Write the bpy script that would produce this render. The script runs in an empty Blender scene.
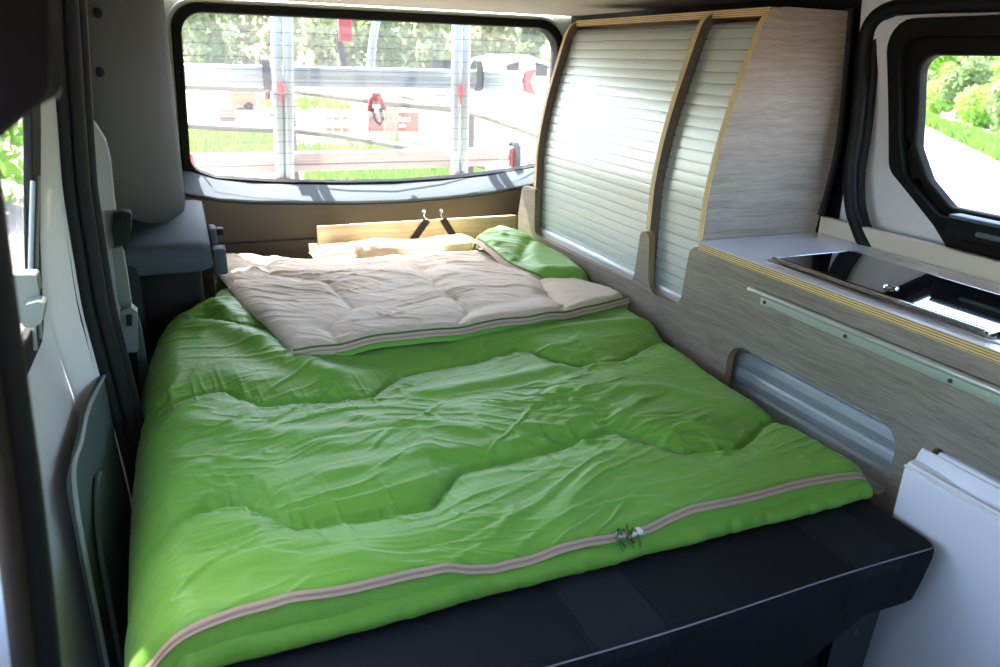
import bpy, bmesh, math, random
import numpy as np
from mathutils import Vector, Matrix
random.seed(7)
SC = bpy.context.scene
COL = SC.collection
# ------------------------------------------------------------------ camera
F, CX, CY = 740.0, 500.0, 333.5
CAMZ = 1.18
def _cam_matrix():
    dy = np.array([170-CX, -(50-CY), -F]); dy /= np.linalg.norm(dy)
    ax, ay = 170-CX, -(50-CY)
    vx = 2350.0
    vy = CY + ((vx-CX)*ax + F*F)/ay
    dx = np.array([vx-CX, -(vy-CY), -F]); dx /= np.linalg.norm(dx)
    dz = np.cross(dx, dy)
    return np.stack([dx, dy, dz])
RC = _cam_matrix()
cam = bpy.data.objects.new('camera', bpy.data.cameras.new('camera'))
COL.objects.link(cam)
m = Matrix([list(RC[0])+[0], list(RC[1])+[0], list(RC[2])+[CAMZ], [0, 0, 0, 1]])
cam.matrix_world = m
cam.data.sensor_width = 36.0
cam.data.lens = 36.0*F/1000.0
cam.data.clip_start = 0.02
cam.data.clip_end = 600
cam.data.dof.use_dof = True
cam.data.dof.focus_distance = 1.6
cam.data.dof.aperture_fstop = 6.3
SC.camera = cam
def P(px, py, X=None, Y=None, Z=None):
    """point of the van where a measured sight line meets a known plane"""
    r = RC @ np.array([px-CX, -(py-CY), -F])
    if X is not None: t = X/r[0]
    elif Y is not None: t = Y/r[1]
    else: t = (Z-CAMZ)/r[2]
    return (r[0]*t, r[1]*t, r[2]*t+CAMZ)

# ------------------------------------------------------------------ materials
def lin(c):
    return tuple((v/12.92 if v <= .04045 else ((v+.055)/1.055)**2.4) for v in c)
def hx(s):
    return lin(tuple(int(s[i:i+2], 16)/255 for i in (0, 2, 4)))
class NT:
    def __init__(self, name):
        self.m = bpy.data.materials.new(name); self.m.use_nodes = True
        self.t = self.m.node_tree; self.t.nodes.clear()
        self.out = self.n('ShaderNodeOutputMaterial')
    def n(self, typ, **kw):
        x = self.t.nodes.new(typ)
        for k, v in kw.items(): setattr(x, k, v)
        return x
    def l(self, a, b): self.t.links.new(a, b)
    def val(self, x, **kw):
        for k, v in kw.items(): x.inputs[k.replace('_', ' ')].default_value = v
def mat(name, col, rough=.5, metal=0., bump=0., bscale=80., stretch=(1, 1, 1), var=0., vscale=6., spec=.5, coat=0., sheen=0., bdist=.002, detail=4., trans=None):
    N = NT(name); p = N.n('ShaderNodeBsdfPrincipled')
    p.inputs['Roughness'].default_value = rough
    p.inputs['Metallic'].default_value = metal
    p.inputs['Specular IOR Level'].default_value = spec
    p.inputs['Coat Weight'].default_value = coat
    p.inputs['Coat Roughness'].default_value = .05
    p.inputs['Sheen Weight'].default_value = sheen
    c = hx(col) if isinstance(col, str) else col
    p.inputs['Base Color'].default_value = (*c, 1)
    tc = N.n('ShaderNodeTexCoord'); mp = N.n('ShaderNodeMapping')
    mp.inputs['Scale'].default_value = stretch
    N.l(tc.outputs['Object'], mp.inputs['Vector'])
    if var > 0:
        nz = N.n('ShaderNodeTexNoise'); nz.inputs['Scale'].default_value = vscale; nz.inputs['Detail'].default_value = detail
        N.l(mp.outputs[0], nz.inputs['Vector'])
        mx = N.n('ShaderNodeMix', data_type='RGBA')
        mx.inputs[6].default_value = (*[v*(1-var) for v in c], 1)
        mx.inputs[7].default_value = (*[min(1, v*(1+var)) for v in c], 1)
        rp = N.n('ShaderNodeMapRange'); rp.inputs[1].default_value = .3; rp.inputs[2].default_value = .7
        N.l(nz.outputs[0], rp.inputs[0]); N.l(rp.outputs[0], mx.inputs[0]); N.l(mx.outputs[2], p.inputs['Base Color'])
    if bump > 0:
        nb = N.n('ShaderNodeTexNoise'); nb.inputs['Scale'].default_value = bscale; nb.inputs['Detail'].default_value = 5
        N.l(mp.outputs[0], nb.inputs['Vector'])
        b = N.n('ShaderNodeBump'); b.inputs['Strength'].default_value = bump; b.inputs['Distance'].default_value = bdist
        N.l(nb.outputs[0], b.inputs['Height']); N.l(b.outputs[0], p.inputs['Normal'])
    sh = p.outputs[0]
    if trans:
        tr = N.n('ShaderNodeBsdfTranslucent'); tr.inputs[0].default_value = (*hx(trans[0]), 1)
        ms = N.n('ShaderNodeMixShader'); ms.inputs[0].default_value = trans[1]
        N.l(sh, ms.inputs[1]); N.l(tr.outputs[0], ms.inputs[2]); sh = ms.outputs[0]
    N.l(sh, N.out.inputs[0])
    return N.m
def wood_grain(name, dark, light, along='Y', rough=.45, fine=1.0, mixw=.55):
    """laminate with long fine grain along one axis"""
    N = NT(name); p = N.n('ShaderNodeBsdfPrincipled'); p.inputs['Roughness'].default_value = rough
    tc = N.n('ShaderNodeTexCoord')
    mp = N.n('ShaderNodeMapping'); mp2 = N.n('ShaderNodeMapping')
    s = {'Y': (60, 3.2, 60), 'X': (3.2, 60, 60), 'Z': (60, 60, 3.2)}[along]
    s2 = {'Y': (230, 6, 230), 'X': (6, 230, 230), 'Z': (230, 230, 6)}[along]
    mp.inputs['Scale'].default_value = [v*fine for v in s]; mp2.inputs['Scale'].default_value = [v*fine for v in s2]
    wv = N.n('ShaderNodeTexNoise'); wv.inputs['Scale'].default_value = 5; wv.inputs['Detail'].default_value = 2
    N.l(tc.outputs['Object'], wv.inputs['Vector'])
    va = N.n('ShaderNodeVectorMath', operation='SCALE'); va.inputs[3].default_value = .035
    N.l(wv.outputs['Color'], va.inputs[0])
    ad = N.n('ShaderNodeVectorMath', operation='ADD'); N.l(tc.outputs['Object'], ad.inputs[0]); N.l(va.outputs[0], ad.inputs[1])
    N.l(ad.outputs[0], mp.inputs[0]); N.l(ad.outputs[0], mp2.inputs[0])
    a = N.n('ShaderNodeTexNoise'); a.inputs['Scale'].default_value = 1; a.inputs['Detail'].default_value = 3
    b = N.n('ShaderNodeTexNoise'); b.inputs['Scale'].default_value = 1; b.inputs['Detail'].default_value = 2
    N.l(mp.outputs[0], a.inputs['Vector']); N.l(mp2.outputs[0], b.inputs['Vector'])
    mm = N.n('ShaderNodeMix', data_type='FLOAT'); mm.inputs[0].default_value = mixw
    N.l(a.outputs[0], mm.inputs[2]); N.l(b.outputs[0], mm.inputs[3])
    cr = N.n('ShaderNodeValToRGB'); cr.color_ramp.elements[0].position = .36; cr.color_ramp.elements[1].position = .62
    cr.color_ramp.elements[0].color = (*hx(dark), 1); cr.color_ramp.elements[1].color = (*hx(light), 1)
    N.l(mm.outputs[0], cr.inputs[0]); N.l(cr.outputs[0], p.inputs['Base Color'])
    bp = N.n('ShaderNodeBump'); bp.inputs['Strength'].default_value = .12; bp.inputs['Distance'].default_value = .001
    N.l(mm.outputs[0], bp.inputs['Height']); N.l(bp.outputs[0], p.inputs['Normal'])
    N.l(p.outputs[0], N.out.inputs[0]); return N.m
def plywood(name, axis, light='d8bf88', dark='8a6a3c', per=.0045):
    """plywood edge: layers stacked along one axis"""
    N = NT(name); p = N.n('ShaderNodeBsdfPrincipled'); p.inputs['Roughness'].default_value = .6
    tc = N.n('ShaderNodeTexCoord'); sp = N.n('ShaderNodeSeparateXYZ'); N.l(tc.outputs['Object'], sp.inputs[0])
    mu = N.n('ShaderNodeMath', operation='MULTIPLY'); mu.inputs[1].default_value = 2*math.pi/per
    N.l(sp.outputs[axis], mu.inputs[0])
    sn = N.n('ShaderNodeMath', operation='SINE'); N.l(mu.outputs[0], sn.inputs[0])
    nz = N.n('ShaderNodeTexNoise'); nz.inputs['Scale'].default_value = 30; N.l(tc.outputs['Object'], nz.inputs['Vector'])
    ad = N.n('ShaderNodeMath', operation='ADD'); N.l(sn.outputs[0], ad.inputs[0]); N.l(nz.outputs[0], ad.inputs[1])
    cr = N.n('ShaderNodeValToRGB'); cr.color_ramp.elements[0].position = .0; cr.color_ramp.elements[1].position = .75
    cr.color_ramp.elements[0].color = (*hx(dark), 1); cr.color_ramp.elements[1].color = (*hx(light), 1)
    N.l(ad.outputs[0], cr.inputs[0]); N.l(cr.outputs[0], p.inputs['Base Color'])
    N.l(p.outputs[0], N.out.inputs[0]); return N.m
def glass_mat(name, tint=(1, 1, 1), refl=.05, haze=.0):
    N = NT(name)
    t = N.n('ShaderNodeBsdfTransparent'); t.inputs[0].default_value = (*tint, 1)
    g = N.n('ShaderNodeBsdfGlossy'); g.inputs['Roughness'].default_value = .0
    lw = N.n('ShaderNodeLayerWeight'); pw = N.n('ShaderNodeMath', operation='POWER'); pw.inputs[1].default_value = 4
    N.l(lw.outputs['Facing'], pw.inputs[0])
    ma = N.n('ShaderNodeMath', operation='MULTIPLY_ADD'); ma.inputs[1].default_value = .5; ma.inputs[2].default_value = refl*.4
    N.l(pw.outputs[0], ma.inputs[0])
    ms = N.n('ShaderNodeMixShader'); N.l(ma.outputs[0], ms.inputs[0]); N.l(t.outputs[0], ms.inputs[1]); N.l(g.outputs[0], ms.inputs[2])
    tl = N.n('ShaderNodeBsdfTranslucent'); tl.inputs[0].default_value = (.9, .93, .95, 1)
    m2 = N.n('ShaderNodeMixShader'); m2.inputs[0].default_value = haze
    N.l(ms.outputs[0], m2.inputs[1]); N.l(tl.outputs[0], m2.inputs[2])
    N.l(m2.outputs[0], N.out.inputs[0]); return N.m
M = {}
M['white_paint'] = mat('white_paint', 'ebebf0', .2, coat=.6, spec=.5)
M['frame_white'] = mat('frame_white', 'cfd3c6', .35)
M['headliner'] = mat('headliner', 'b6b6a8', .9, bump=.15, bscale=400)
M['floor'] = mat('floor_vinyl', '2a2b2c', .6, bump=.1)
M['rubber'] = mat('rubber', '0d0f11', .55, spec=.3)
M['gasket'] = mat('gasket', '1a1b18', .75, spec=.15)
M['brown_rubber'] = mat('brown_rubber', '2c2620', .8, spec=.2)
M['trim_grey'] = mat('trim_grey', '252c29', .7, spec=.22, bump=.12, bscale=900, bdist=.0006)
M['trim_blue'] = mat('trim_slate', '47525a', .7, spec=.22, bump=.1, bscale=900, bdist=.0006)
M['trim_dark'] = mat('trim_dark', '16181b', .7, spec=.22, bump=.1, bscale=700, bdist=.0006)
M['trim_green'] = mat('trim_door', '44534e', .7, spec=.22, bump=.15, bscale=800, bdist=.0008)
M['trim_light'] = mat('trim_light', '828b88', .5, spec=.3)
M['taupe'] = mat('taupe_trim', '5d564c', .65, bump=.1, bscale=700, bdist=.0006)
M['sill'] = mat('sill_trim', '63707a', .6, spec=.2)
M['laminate'] = wood_grain('laminate_grey', '71685c', '8f8578', 'Y', fine=1.5)
M['laminate_x'] = wood_grain('laminate_side', '80766c', '9d9286', 'X', fine=1.5)
M['laminate_rib'] = mat('rib_face', '6f635d', .5, var=.1, vscale=40)
M['ply_z'] = plywood('plywood_stack_z', 'Z')
M['ply_y'] = plywood('plywood_stack_y', 'Y', light='dcc793', dark='b3935c', per=.006)
M['ply_x'] = plywood('plywood_stack_x', 'X', light='a58b6a', dark='5a4632')
M['board'] = wood_grain('pale_board', 'c9b48c', 'e0cfa8', 'X', fine=.5)
M['worktop'] = mat('white_worktop', 'd3d3d8', .18, coat=.3)
M['splash'] = mat('cream_laminate', 'd8cfbe', .45)
M['alu'] = mat('aluminium_slat', 'c3cbc8', .40, metal=.45, bump=.06, bscale=30, stretch=(20, .6, 20))
M['alu_dark'] = mat('aluminium_low', 'c2cacc', .34, metal=.6)
M['alu_rail'] = mat('aluminium_rail', 'd2d6d2', .3, metal=.7)
M['steel'] = mat('brushed_steel', 'b9b6b0', .28, metal=1., bump=.03, bscale=60, stretch=(1, 30, 30))
M['chrome'] = mat('chrome', 'd8d8d8', .12, metal=1.)
M['black_glass'] = mat('black_glass', '050608', .015, spec=.9, coat=.5)
M['fridge'] = mat('fridge_white', 'dcdde2', .4)
M['fabric_black'] = mat('fabric_black', '131419', .9, bump=.3, bscale=1500, bdist=.0008, spec=.25)
M['fabric_rib'] = mat('fabric_slate', '181b21', .9, bump=.3, bscale=1200, bdist=.0008, spec=.3)
M['thread'] = mat('thread_lilac', '8a8494', .8)
M['black_metal'] = mat('black_metal', '17181b', .45)
M['green'] = mat('green_nylon', '6a9e38', .5, bump=.25, bscale=120, bdist=.003, sheen=.08, spec=.28)
M['green_dark'] = mat('green_piping', '3d6a1e', .7)
M['tan'] = mat('tan_lining', 'c3b39c', .8, bump=.15, bscale=170, bdist=.002, sheen=.2)
M['tape'] = mat('zipper_tape', 'b49b88', .75)
M['teeth'] = mat('zipper_teeth', '8f7a6c', .6)
M['slider'] = mat('zipper_slider', 'b9bcc0', .3, metal=.8)
M['blackstrap'] = mat('black_webbing', '2a2622', .85)
M['latch'] = mat('latch_plastic', '606b62', .5, spec=.3)
M['screw'] = mat('screw_dark', '5a6258', .4, metal=.6)
M['glass'] = glass_mat('window_glass', haze=.002)
M['glass_dusty'] = glass_mat('dusty_rear_glass', haze=.014)
M['wire'] = mat('heater_wire', '3a3a35', .6)
M['carrier'] = mat('carrier_alu', '9fabab', .45, metal=.2)
M['red'] = mat('red_plastic', 'a81e24', .45)
M['red_rail'] = mat('faded_red_rail', 'ab9a96', .5)
M['gal'] = mat('olive_pipe', '3b3c28', .6)
M['ground'] = mat('pale_earth', '8c7c70', .95, var=.12, vscale=.35, bump=.2, bscale=4, bdist=.05)
M['road'] = mat('pale_road', 'c8c8c6', .95, var=.05, vscale=.4)
M['grass'] = mat('grass_blades', '577f2a', .7, var=.35, vscale=1.5, trans=('6c9434', .3))
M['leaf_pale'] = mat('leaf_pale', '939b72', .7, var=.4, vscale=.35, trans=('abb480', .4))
M['leaf_mid'] = mat('leaf_mid', '688050', .7, var=.4, vscale=.4, trans=('8ba566', .4))
M['leaf_bright'] = mat('leaf_bright', '7fae45', .7, var=.3, vscale=.5, trans=('a6d060', .4))
M['bark'] = mat('bark', '6b5b4a', .9)
M['banner'] = mat('red_banner', 'd9503c', .7)
M['white_text'] = mat('white_lettering', 'efe9e4', .7)
M['orange'] = mat('orange_steel', 'd06a45', .6)
M['plank'] = mat('brown_plank', '8d7458', .8, var=.2, vscale=8)
M['wallcream'] = mat('render_cream', 'd8c8b4', .9)
M['roofblue'] = mat('roof_pale_blue', 'a9bcc8', .7)
M['galv'] = mat('galvanised', '9a9488', .5, metal=.3)

# ------------------------------------------------------------------ mesh builder
class MB:
    def __init__(self): self.v = []; self.f = []; self.mi = []
    def add(self, vs, fs, mi=0):
        o = len(self.v); self.v += [tuple(map(float, p)) for p in vs]
        self.f += [tuple(i+o for i in f) for f in fs]; self.mi += [mi]*len(fs); return self
    def box(self, a, b, mi=0):
        (x0, y0, z0), (x1, y1, z1) = a, b
        return self.add([(x0, y0, z0), (x1, y0, z0), (x1, y1, z0), (x0, y1, z0), (x0, y0, z1), (x1, y0, z1), (x1, y1, z1), (x0, y1, z1)],
                        [(0, 3, 2, 1), (4, 5, 6, 7), (0, 1, 5, 4), (1, 2, 6, 5), (2, 3, 7, 6), (3, 0, 4, 7)], mi)
    def rbox(self, a, b, r=.01, n=3, mi=0):
        bm = bmesh.new(); bmesh.ops.create_cube(bm, size=1)
        c = [(p+q)/2 for p, q in zip(a, b)]; s = [abs(q-p) for p, q in zip(a, b)]
        for v in bm.verts: v.co = Vector([c[i]+v.co[i]*s[i] for i in range(3)])
        bmesh.ops.bevel(bm, geom=bm.edges[:], offset=min(r, min(s)*.49), segments=n, profile=.5, affect='EDGES')
        self.bm(bm, mi); return self
    def bm(self, bm, mi=0, free=True):
        bm.verts.index_update()
        o = len(self.v); self.v += [tuple(v.co) for v in bm.verts]
        for f in bm.faces:
            self.f.append(tuple(v.index+o for v in f.verts)); self.mi.append(mi if mi is not None else f.material_index)
        if free: bm.free()
    def tube(self, path, r, n=10, cap=True, mi=0, closed=False, flat=None):
        pts = [Vector(p) for p in path]; rings = []
        k = len(pts); up = Vector((0, 0, 1)); prev = None
        for i, p in enumerate(pts):
            if closed: t = pts[(i+1) % k]-pts[i-1]
            else: t = pts[min(i+1, k-1)]-pts[max(i-1, 0)]
            t.normalize()
            if prev is None:
                a = up if abs(t.dot(up)) < .9 else Vector((1, 0, 0))
                u = t.cross(a).normalized()
            else:
                u = (prev-t*prev.dot(t)).normalized()
            prev = u; w = t.cross(u)
            rr = r[i] if isinstance(r, (list, tuple)) else r
            rings.append([p+(u*math.cos(2*math.pi*j/n)+w*math.sin(2*math.pi*j/n)*(flat or 1))*rr for j in range(n)])
        vs = [q for rg in rings for q in rg]; fs = []
        for i in range(k if closed else k-1):
            i2 = (i+1) % k
            for j in range(n):
                fs.append((i*n+j, i*n+(j+1) % n, i2*n+(j+1) % n, i2*n+j))
        if cap and not closed:
            fs.append(tuple(range(n))[::-1]); fs.append(tuple((k-1)*n+j for j in range(n)))
        return self.add(vs, fs, mi)
    def ribbon(self, path, across, w, t, mi=0):
        """flat strip: path points, across vectors (unit), width, thickness"""
        vs = []; fs = []
        for i, p in enumerate(path):
            p = Vector(p); a = Vector(across[i] if isinstance(across, list) else across).normalized()
            tg = (Vector(path[min(i+1, len(path)-1)])-Vector(path[max(i-1, 0)])).normalized()
            nn = tg.cross(a).normalized()
            for s, q in ((-1, -1), (1, -1), (1, 1), (-1, 1)):
                vs.append(p+a*s*w/2+nn*q*t/2)
        for i in range(len(path)-1):
            for j in range(4):
                fs.append((i*4+j, i*4+(j+1) % 4, i*4+4+(j+1) % 4, i*4+4+j))
        k = (len(path)-1)*4
        fs += [(3, 2, 1, 0), (k, k+1, k+2, k+3)]
        return self.add(vs, fs, mi)
    def loft(self, rows, mi=0, close=False):
        n = len(rows[0]); vs = [p for r in rows for p in r]; fs = []
        for i in range(len(rows)-1):
            for j in range(n-1 if not close else n):
                fs.append((i*n+j, i*n+(j+1) % n, (i+1)*n+(j+1) % n, (i+1)*n+j))
        return self.add(vs, fs, mi)
    def plate(self, outer, holes, fn, d0, d1, mi=(0, 0, 1)):
        """2D outline with holes, pushed from d0 to d1; fn(a,b,d) -> xyz ; mi = front, back, side"""
        bm = bmesh.new(); loops = []
        for lp in [outer]+list(holes):
            vv = [bm.verts.new((a, b, 0)) for a, b in lp]; loops.append(vv)
            for i in range(len(vv)): bm.edges.new((vv[i], vv[(i+1) % len(vv)]))
        bmesh.ops.triangle_fill(bm, use_beauty=True, use_dissolve=False, edges=bm.edges[:])
        bm.verts.index_update()
        vs = [(v.co.x, v.co.y) for v in bm.verts]
        fs = [tuple(v.index for v in f.verts) for f in bm.faces]
        idx = [[v.index for v in lp] for lp in loops]
        bm.free(); n = len(vs)
        self.add([fn(a, b, d0) for a, b in vs]+[fn(a, b, d1) for a, b in vs], [], 0)
        o = len(self.v)-2*n
        for f in fs:
            self.f.append(tuple(i+o for i in f)); self.mi.append(mi[0])
            self.f.append(tuple(i+o+n for i in f[::-1])); self.mi.append(mi[1])
        for lp in idx:
            for i in range(len(lp)):
                a, b = lp[i], lp[(i+1) % len(lp)]
                self.f.append((a+o, b+o, b+o+n, a+o+n)); self.mi.append(mi[2])
        return self
def rounded(poly, r, n=6):
    """round the corners of a 2D polygon (r: number or one per corner)"""
    out = []; k = len(poly)
    for i, p in enumerate(poly):
        ri = r[i] if isinstance(r, (list, tuple)) else r
        p = Vector(p); a = Vector(poly[i-1])-p; b = Vector(poly[(i+1) % k])-p
        if ri <= 0: out.append(tuple(p)); continue
        la, lb = a.length, b.length; a.normalize(); b.normalize()
        th = math.acos(max(-1, min(1, a.dot(b))))
        if th > 3.05: out.append(tuple(p)); continue
        d = min(ri/math.tan(th/2), la*.48, lb*.48); rr = d*math.tan(th/2)
        c = p+(a+b).normalized()*(rr/math.sin(th/2))
        s = p+a*d-c; e = p+b*d-c
        a0 = math.atan2(s.y, s.x); a1 = math.atan2(e.y, e.x); da = (a1-a0+math.pi) % (2*math.pi)-math.pi
        for j in range(n+1):
            t = a0+da*j/n; out.append((c.x+rr*math.cos(t), c.y+rr*math.sin(t)))
    return out
def obj(name, mb, mats, parent=None, smooth=40, bevel=0, bseg=2, solid=0, fixn=True):
    me = bpy.data.meshes.new(name)
    me.from_pydata(mb.v, [], mb.f)
    mats = mats if isinstance(mats, (list, tuple)) else [mats]
    for q in mats: me.materials.append(M[q] if isinstance(q, str) else q)
    me.polygons.foreach_set('material_index', mb.mi)
    if fixn:
        bm = bmesh.new(); bm.from_mesh(me); bmesh.ops.recalc_face_normals(bm, faces=bm.faces[:]); bm.to_mesh(me); bm.free()
    me.polygons.foreach_set('use_smooth', [True]*len(me.polygons))
    if smooth < 180: me.set_sharp_from_angle(angle=math.radians(smooth))
    me.update()
    o = bpy.data.objects.new(name, me); COL.objects.link(o)
    if solid:
        s = o.modifiers.new('thickness', 'SOLIDIFY'); s.thickness = solid; s.offset = 0
    if bevel:
        b = o.modifiers.new('soft', 'BEVEL'); b.width = bevel; b.segments = bseg; b.limit_method = 'ANGLE'; b.angle_limit = math.radians(40)
    if parent is not None:
        o.parent = parent
        if parent.type == 'EMPTY' or True:
            o.matrix_parent_inverse = parent.matrix_basis.inverted()
    return o
def thing(name, label, cat, loc=(0, 0, 0), group=None, kind=None):
    o = bpy.data.objects.new(name, None); COL.objects.link(o); o.location = loc
    o.empty_display_size = .05
    o['label'] = label; o['category'] = cat
    if group: o['group'] = group
    if kind: o['kind'] = kind
    return o
def tag(o, label=None, cat=None, group=None, kind=None):
    if label: o['label'] = label
    if cat: o['category'] = cat
    if group: o['group'] = group
    if kind: o['kind'] = kind
    return o
def catmull(pts, n=8):
    pts = [Vector(p) for p in pts]; out = []
    q = [2*pts[0]-pts[1]]+pts+[2*pts[-1]-pts[-2]]
    for i in range(1, len(q)-2):
        a, b, c, d = q[i-1:i+3]
        for j in range(n):
            t = j/n
            out.append(.5*((2*b)+(c-a)*t+(2*a-5*b+4*c-d)*t*t+(3*b-a-3*c+d)*t**3))
    out.append(pts[-1]); return out
def interp(x, xs, ys): return float(np.interp(x, xs, ys))
XZ = lambda y: None
yz = lambda a, b, d: (d, a, b)          # outline (Y,Z) pushed along X
xz = lambda a, b, d: (a, d, b)          # outline (X,Z) pushed along Y
xy = lambda a, b, d: (a, b, d)          # outline (X,Y) pushed along Z

# ------------------------------------------------------------------ noise
def vnoise(x, y, seed=0):
    xi = np.floor(x).astype(np.int64); yi = np.floor(y).astype(np.int64)
    fx = x-xi; fy = y-yi
    def h(a, b):
        n = (a*374761393+b*668265263+seed*982451653) & 0xFFFFFFFF
        n = ((n ^ (n >> 13))*1274126177) & 0xFFFFFFFF
        n = ((n ^ (n >> 16))*2246822519) & 0xFFFFFFFF
        return (n & 0xFFFF)/32767.5-1
    u = fx*fx*fx*(fx*(fx*6-15)+10); v = fy*fy*fy*(fy*(fy*6-15)+10)
    return (h(xi, yi)*(1-u)+h(xi+1, yi)*u)*(1-v)+(h(xi, yi+1)*(1-u)+h(xi+1, yi+1)*u)*v
def sstep(a, b, x):
    t = np.clip((x-a)/(b-a), 0, 1); return t*t*(3-2*t)

# ================================================================== THE VAN (setting)
def S(o, label, cat):
    return tag(o, label, cat, kind='structure')
mb = MB().box((-.42, -1.95, -.03), (1.62, 2.78, 0))
S(obj('floor', mb, 'floor'), 'dark grey vinyl floor of the camper van', 'floor')
mb = MB(); mb.box((-.22, -1.0, 1.345), (1.56, 2.79, 1.375))
S(obj('ceiling', mb, 'headliner'), 'grey headlining of the camper van roof', 'ceiling')

# --- tailgate end wall with its rounded window
W_OUT = [(-.30, .45), (-.30, 1.345), (1.62, 1.345), (1.62, .45)]
def rear_window(grow=0.):
    xl, xr, zt = .044-grow, 1.402+grow, 1.297+grow
    pts = [(xl, zt), (.022-grow, .80-grow)]
    for x, z in ((.10, .768), (.30, .748), (.55, .737), (.76, .734), (1.0, .742), (1.2, .757), (1.36, .78)):
        pts.append((x, z-grow))
    pts += [(xr, .81-grow), (xr, zt)]
    return rounded(pts, [.07+grow*.5, .05]+[0]*7+[.05, .09+grow*.5], 7)
mb = MB().plate(W_OUT, [rear_window(.030)], xz, 2.80, 2.84, (0, 0, 0))
wall_rear = S(obj('wall_rear', mb, 'frame_white', bevel=.006), 'pale painted tailgate frame round the rear window', 'wall')
# pale rounded lip between frame and gasket
w1 = rear_window(.034)
mb = MB().tube([(x, 2.795, z) for x, z in w1], .012, 8, closed=True)
obj('window_lip', mb, 'frame_white', wall_rear)
win1 = thing('window_1', 'large rear window of the tailgate with black rubber gasket and heater wires', 'window', (.7, 2.81, .73), kind='structure')
mb = MB().plate(rear_window(.030), [rear_window(0)], xz, 2.775, 2.845, (0, 0, 0))
obj('gasket', mb, 'gasket', win1, bevel=.005)
mb = MB().plate(rear_window(.010), [], xz, 2.822, 2.826, (0, 0, 0))
obj('pane', mb, 'glass_dusty', win1)
mb = MB()
for k in range(12):
    z = .80+k*.0405
    mb.box((.03, 2.8195, z), (1.40, 2.8208, z+.0012))
obj('heater_wires', mb, 'wire', win1)

# --- tailgate trim: sloped sill and taupe panel with a groove
xs = [-.02, .02, .10, .22, .37, .55, .73, .92, 1.10, 1.27, 1.46]
ztop = [.800, .793, .764, .748, .738, .730, .727, .733, .744, .765, .79]
zlip = [.742, .733, .713, .700, .692, .683, .680, .686, .698, .720, .75]
rows = []
for x, a, b in zip(xs, ztop, zlip):
    rows.append([(x, 2.7735, a-.002), (x, 2.769, a-.004), (x, 2.735, b+.014), (x, 2.704, b-.002), (x, 2.700, b-.006), (x, 2.699, b-.009), (x, 2.704, b-.013), (x, 2.73, b-.015)])
mb = MB().loft(rows)
S(obj('trim_1', mb, 'sill', smooth=60), 'slate grey sloping sill under the rear window, striped by sunlight', 'sill')
rows = []
for x, b in zip(xs, zlip):
    rows.append([(x, 2.735, b-.012), (x, 2.715, b-.02), (x, 2.71, .60), (x, 2.712, .553), (x, 2.724, .551), (x, 2.724, .547), (x, 2.71, .545), (x, 2.715, .40), (x, 2.73, .10)])
mb = MB().loft(rows)
S(obj('trim_2', mb, 'taupe', smooth=50), 'taupe lower tailgate panel behind the bed with a horizontal groove', 'panel')

# --- left side: door skin with window, pillar trims
def lx(z): return interp(z, [0, .5, .62, .75, .87, 1.07, 1.345], [-.212, -.214, -.222, -.238, -.230, -.200, -.165])
win = rounded([(.30, .80), (1.215, .80), (1.24, .92), (1.262, 1.16), (1.19, 1.225), (.30, 1.225)], [0, .04, 0, .05, .05, 0])
wing = rounded([(.28, .755), (1.27, .755), (1.31, .90), (1.35, 1.16), (1.27, 1.26), (.28, 1.26)], [0, .05, 0, .06, .06, 0])
def grid_wall(name, fn, ys, zs, hole, m, parent=None, th=.012):
    pass
mb = MB()
outer = [(-.25, 0), (1.36, 0)]+[(1.36, z) for z in (.25, .5, .6, .7, .8, .87, .97, 1.07, 1.2)]+[(1.36, 1.345), (-.25, 1.345)]+[(-.25, z) for z in (1.07, .87, .7, .5)]
def subdiv(lp, step=.06):
    out = []
    for i, a in enumerate(lp):
        b = lp[(i+1) % len(lp)]; n = max(1, int(math.dist(a, b)/step))
        out += [(a[0]+(b[0]-a[0])*k/n, a[1]+(b[1]-a[1])*k/n) for k in range(n)]
    return out
mb.plate(subdiv(outer), [subdiv(wing)], lambda a, b, d: (lx(b)-d, a, b), 0, .010, (0, 0, 0))
wall_left = S(obj('wall_left', mb, 'white_paint', smooth=30), 'glossy white inner skin of the left sliding door', 'wall')
# rear return of the door: curves in towards the seal
rows = []
sealx = lambda z: interp(z, [0, .41, .74, .95, 1.1, 1.24, 1.345], [-.14, -.158, -.182, -.180, -.167, -.154, -.145])
for z in np.linspace(0, 1.345, 40):
    a, b = lx(z), sealx(z)-.012
    row = []
    for t in np.linspace(0, 1, 9):
        y = 1.355+.085*t
        row.append((a+(b-a)*(1-math.cos(t*math.pi/2))**.9, y, z))
    rows.append(row)
mb = MB().loft(rows)
obj('door_return', mb, 'white_paint', wall_left, smooth=70)
# black window surround + pane + two slider channels
win3 = thing('window_3', 'side window of the left sliding door in a black rubber frame', 'window', (-.22, .7, .78), kind='structure')
mb = MB().plate(subdiv(wing), [subdiv(win)], lambda a, b, d: (lx(b)+.008-d, a, b), 0, .012, (0, 0, 0))
obj('gasket', mb, 'gasket', win3, bevel=.002)
mb = MB().plate(subdiv(win), [], lambda a, b, d: (lx(b)+.002-d, a, b), 0, .003, (0, 0, 0))
obj('pane', mb, 'glass', win3)
mb = MB()
for yy, w in ((1.235, .007), (1.285, .006)):
    mb.tube([(lx(z)+.010, yy+(z-1.0)*.30, z) for z in np.linspace(.77, 1.0, 8)], w*.5, 8)
obj('channel', mb, 'trim_light', win3)
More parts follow.
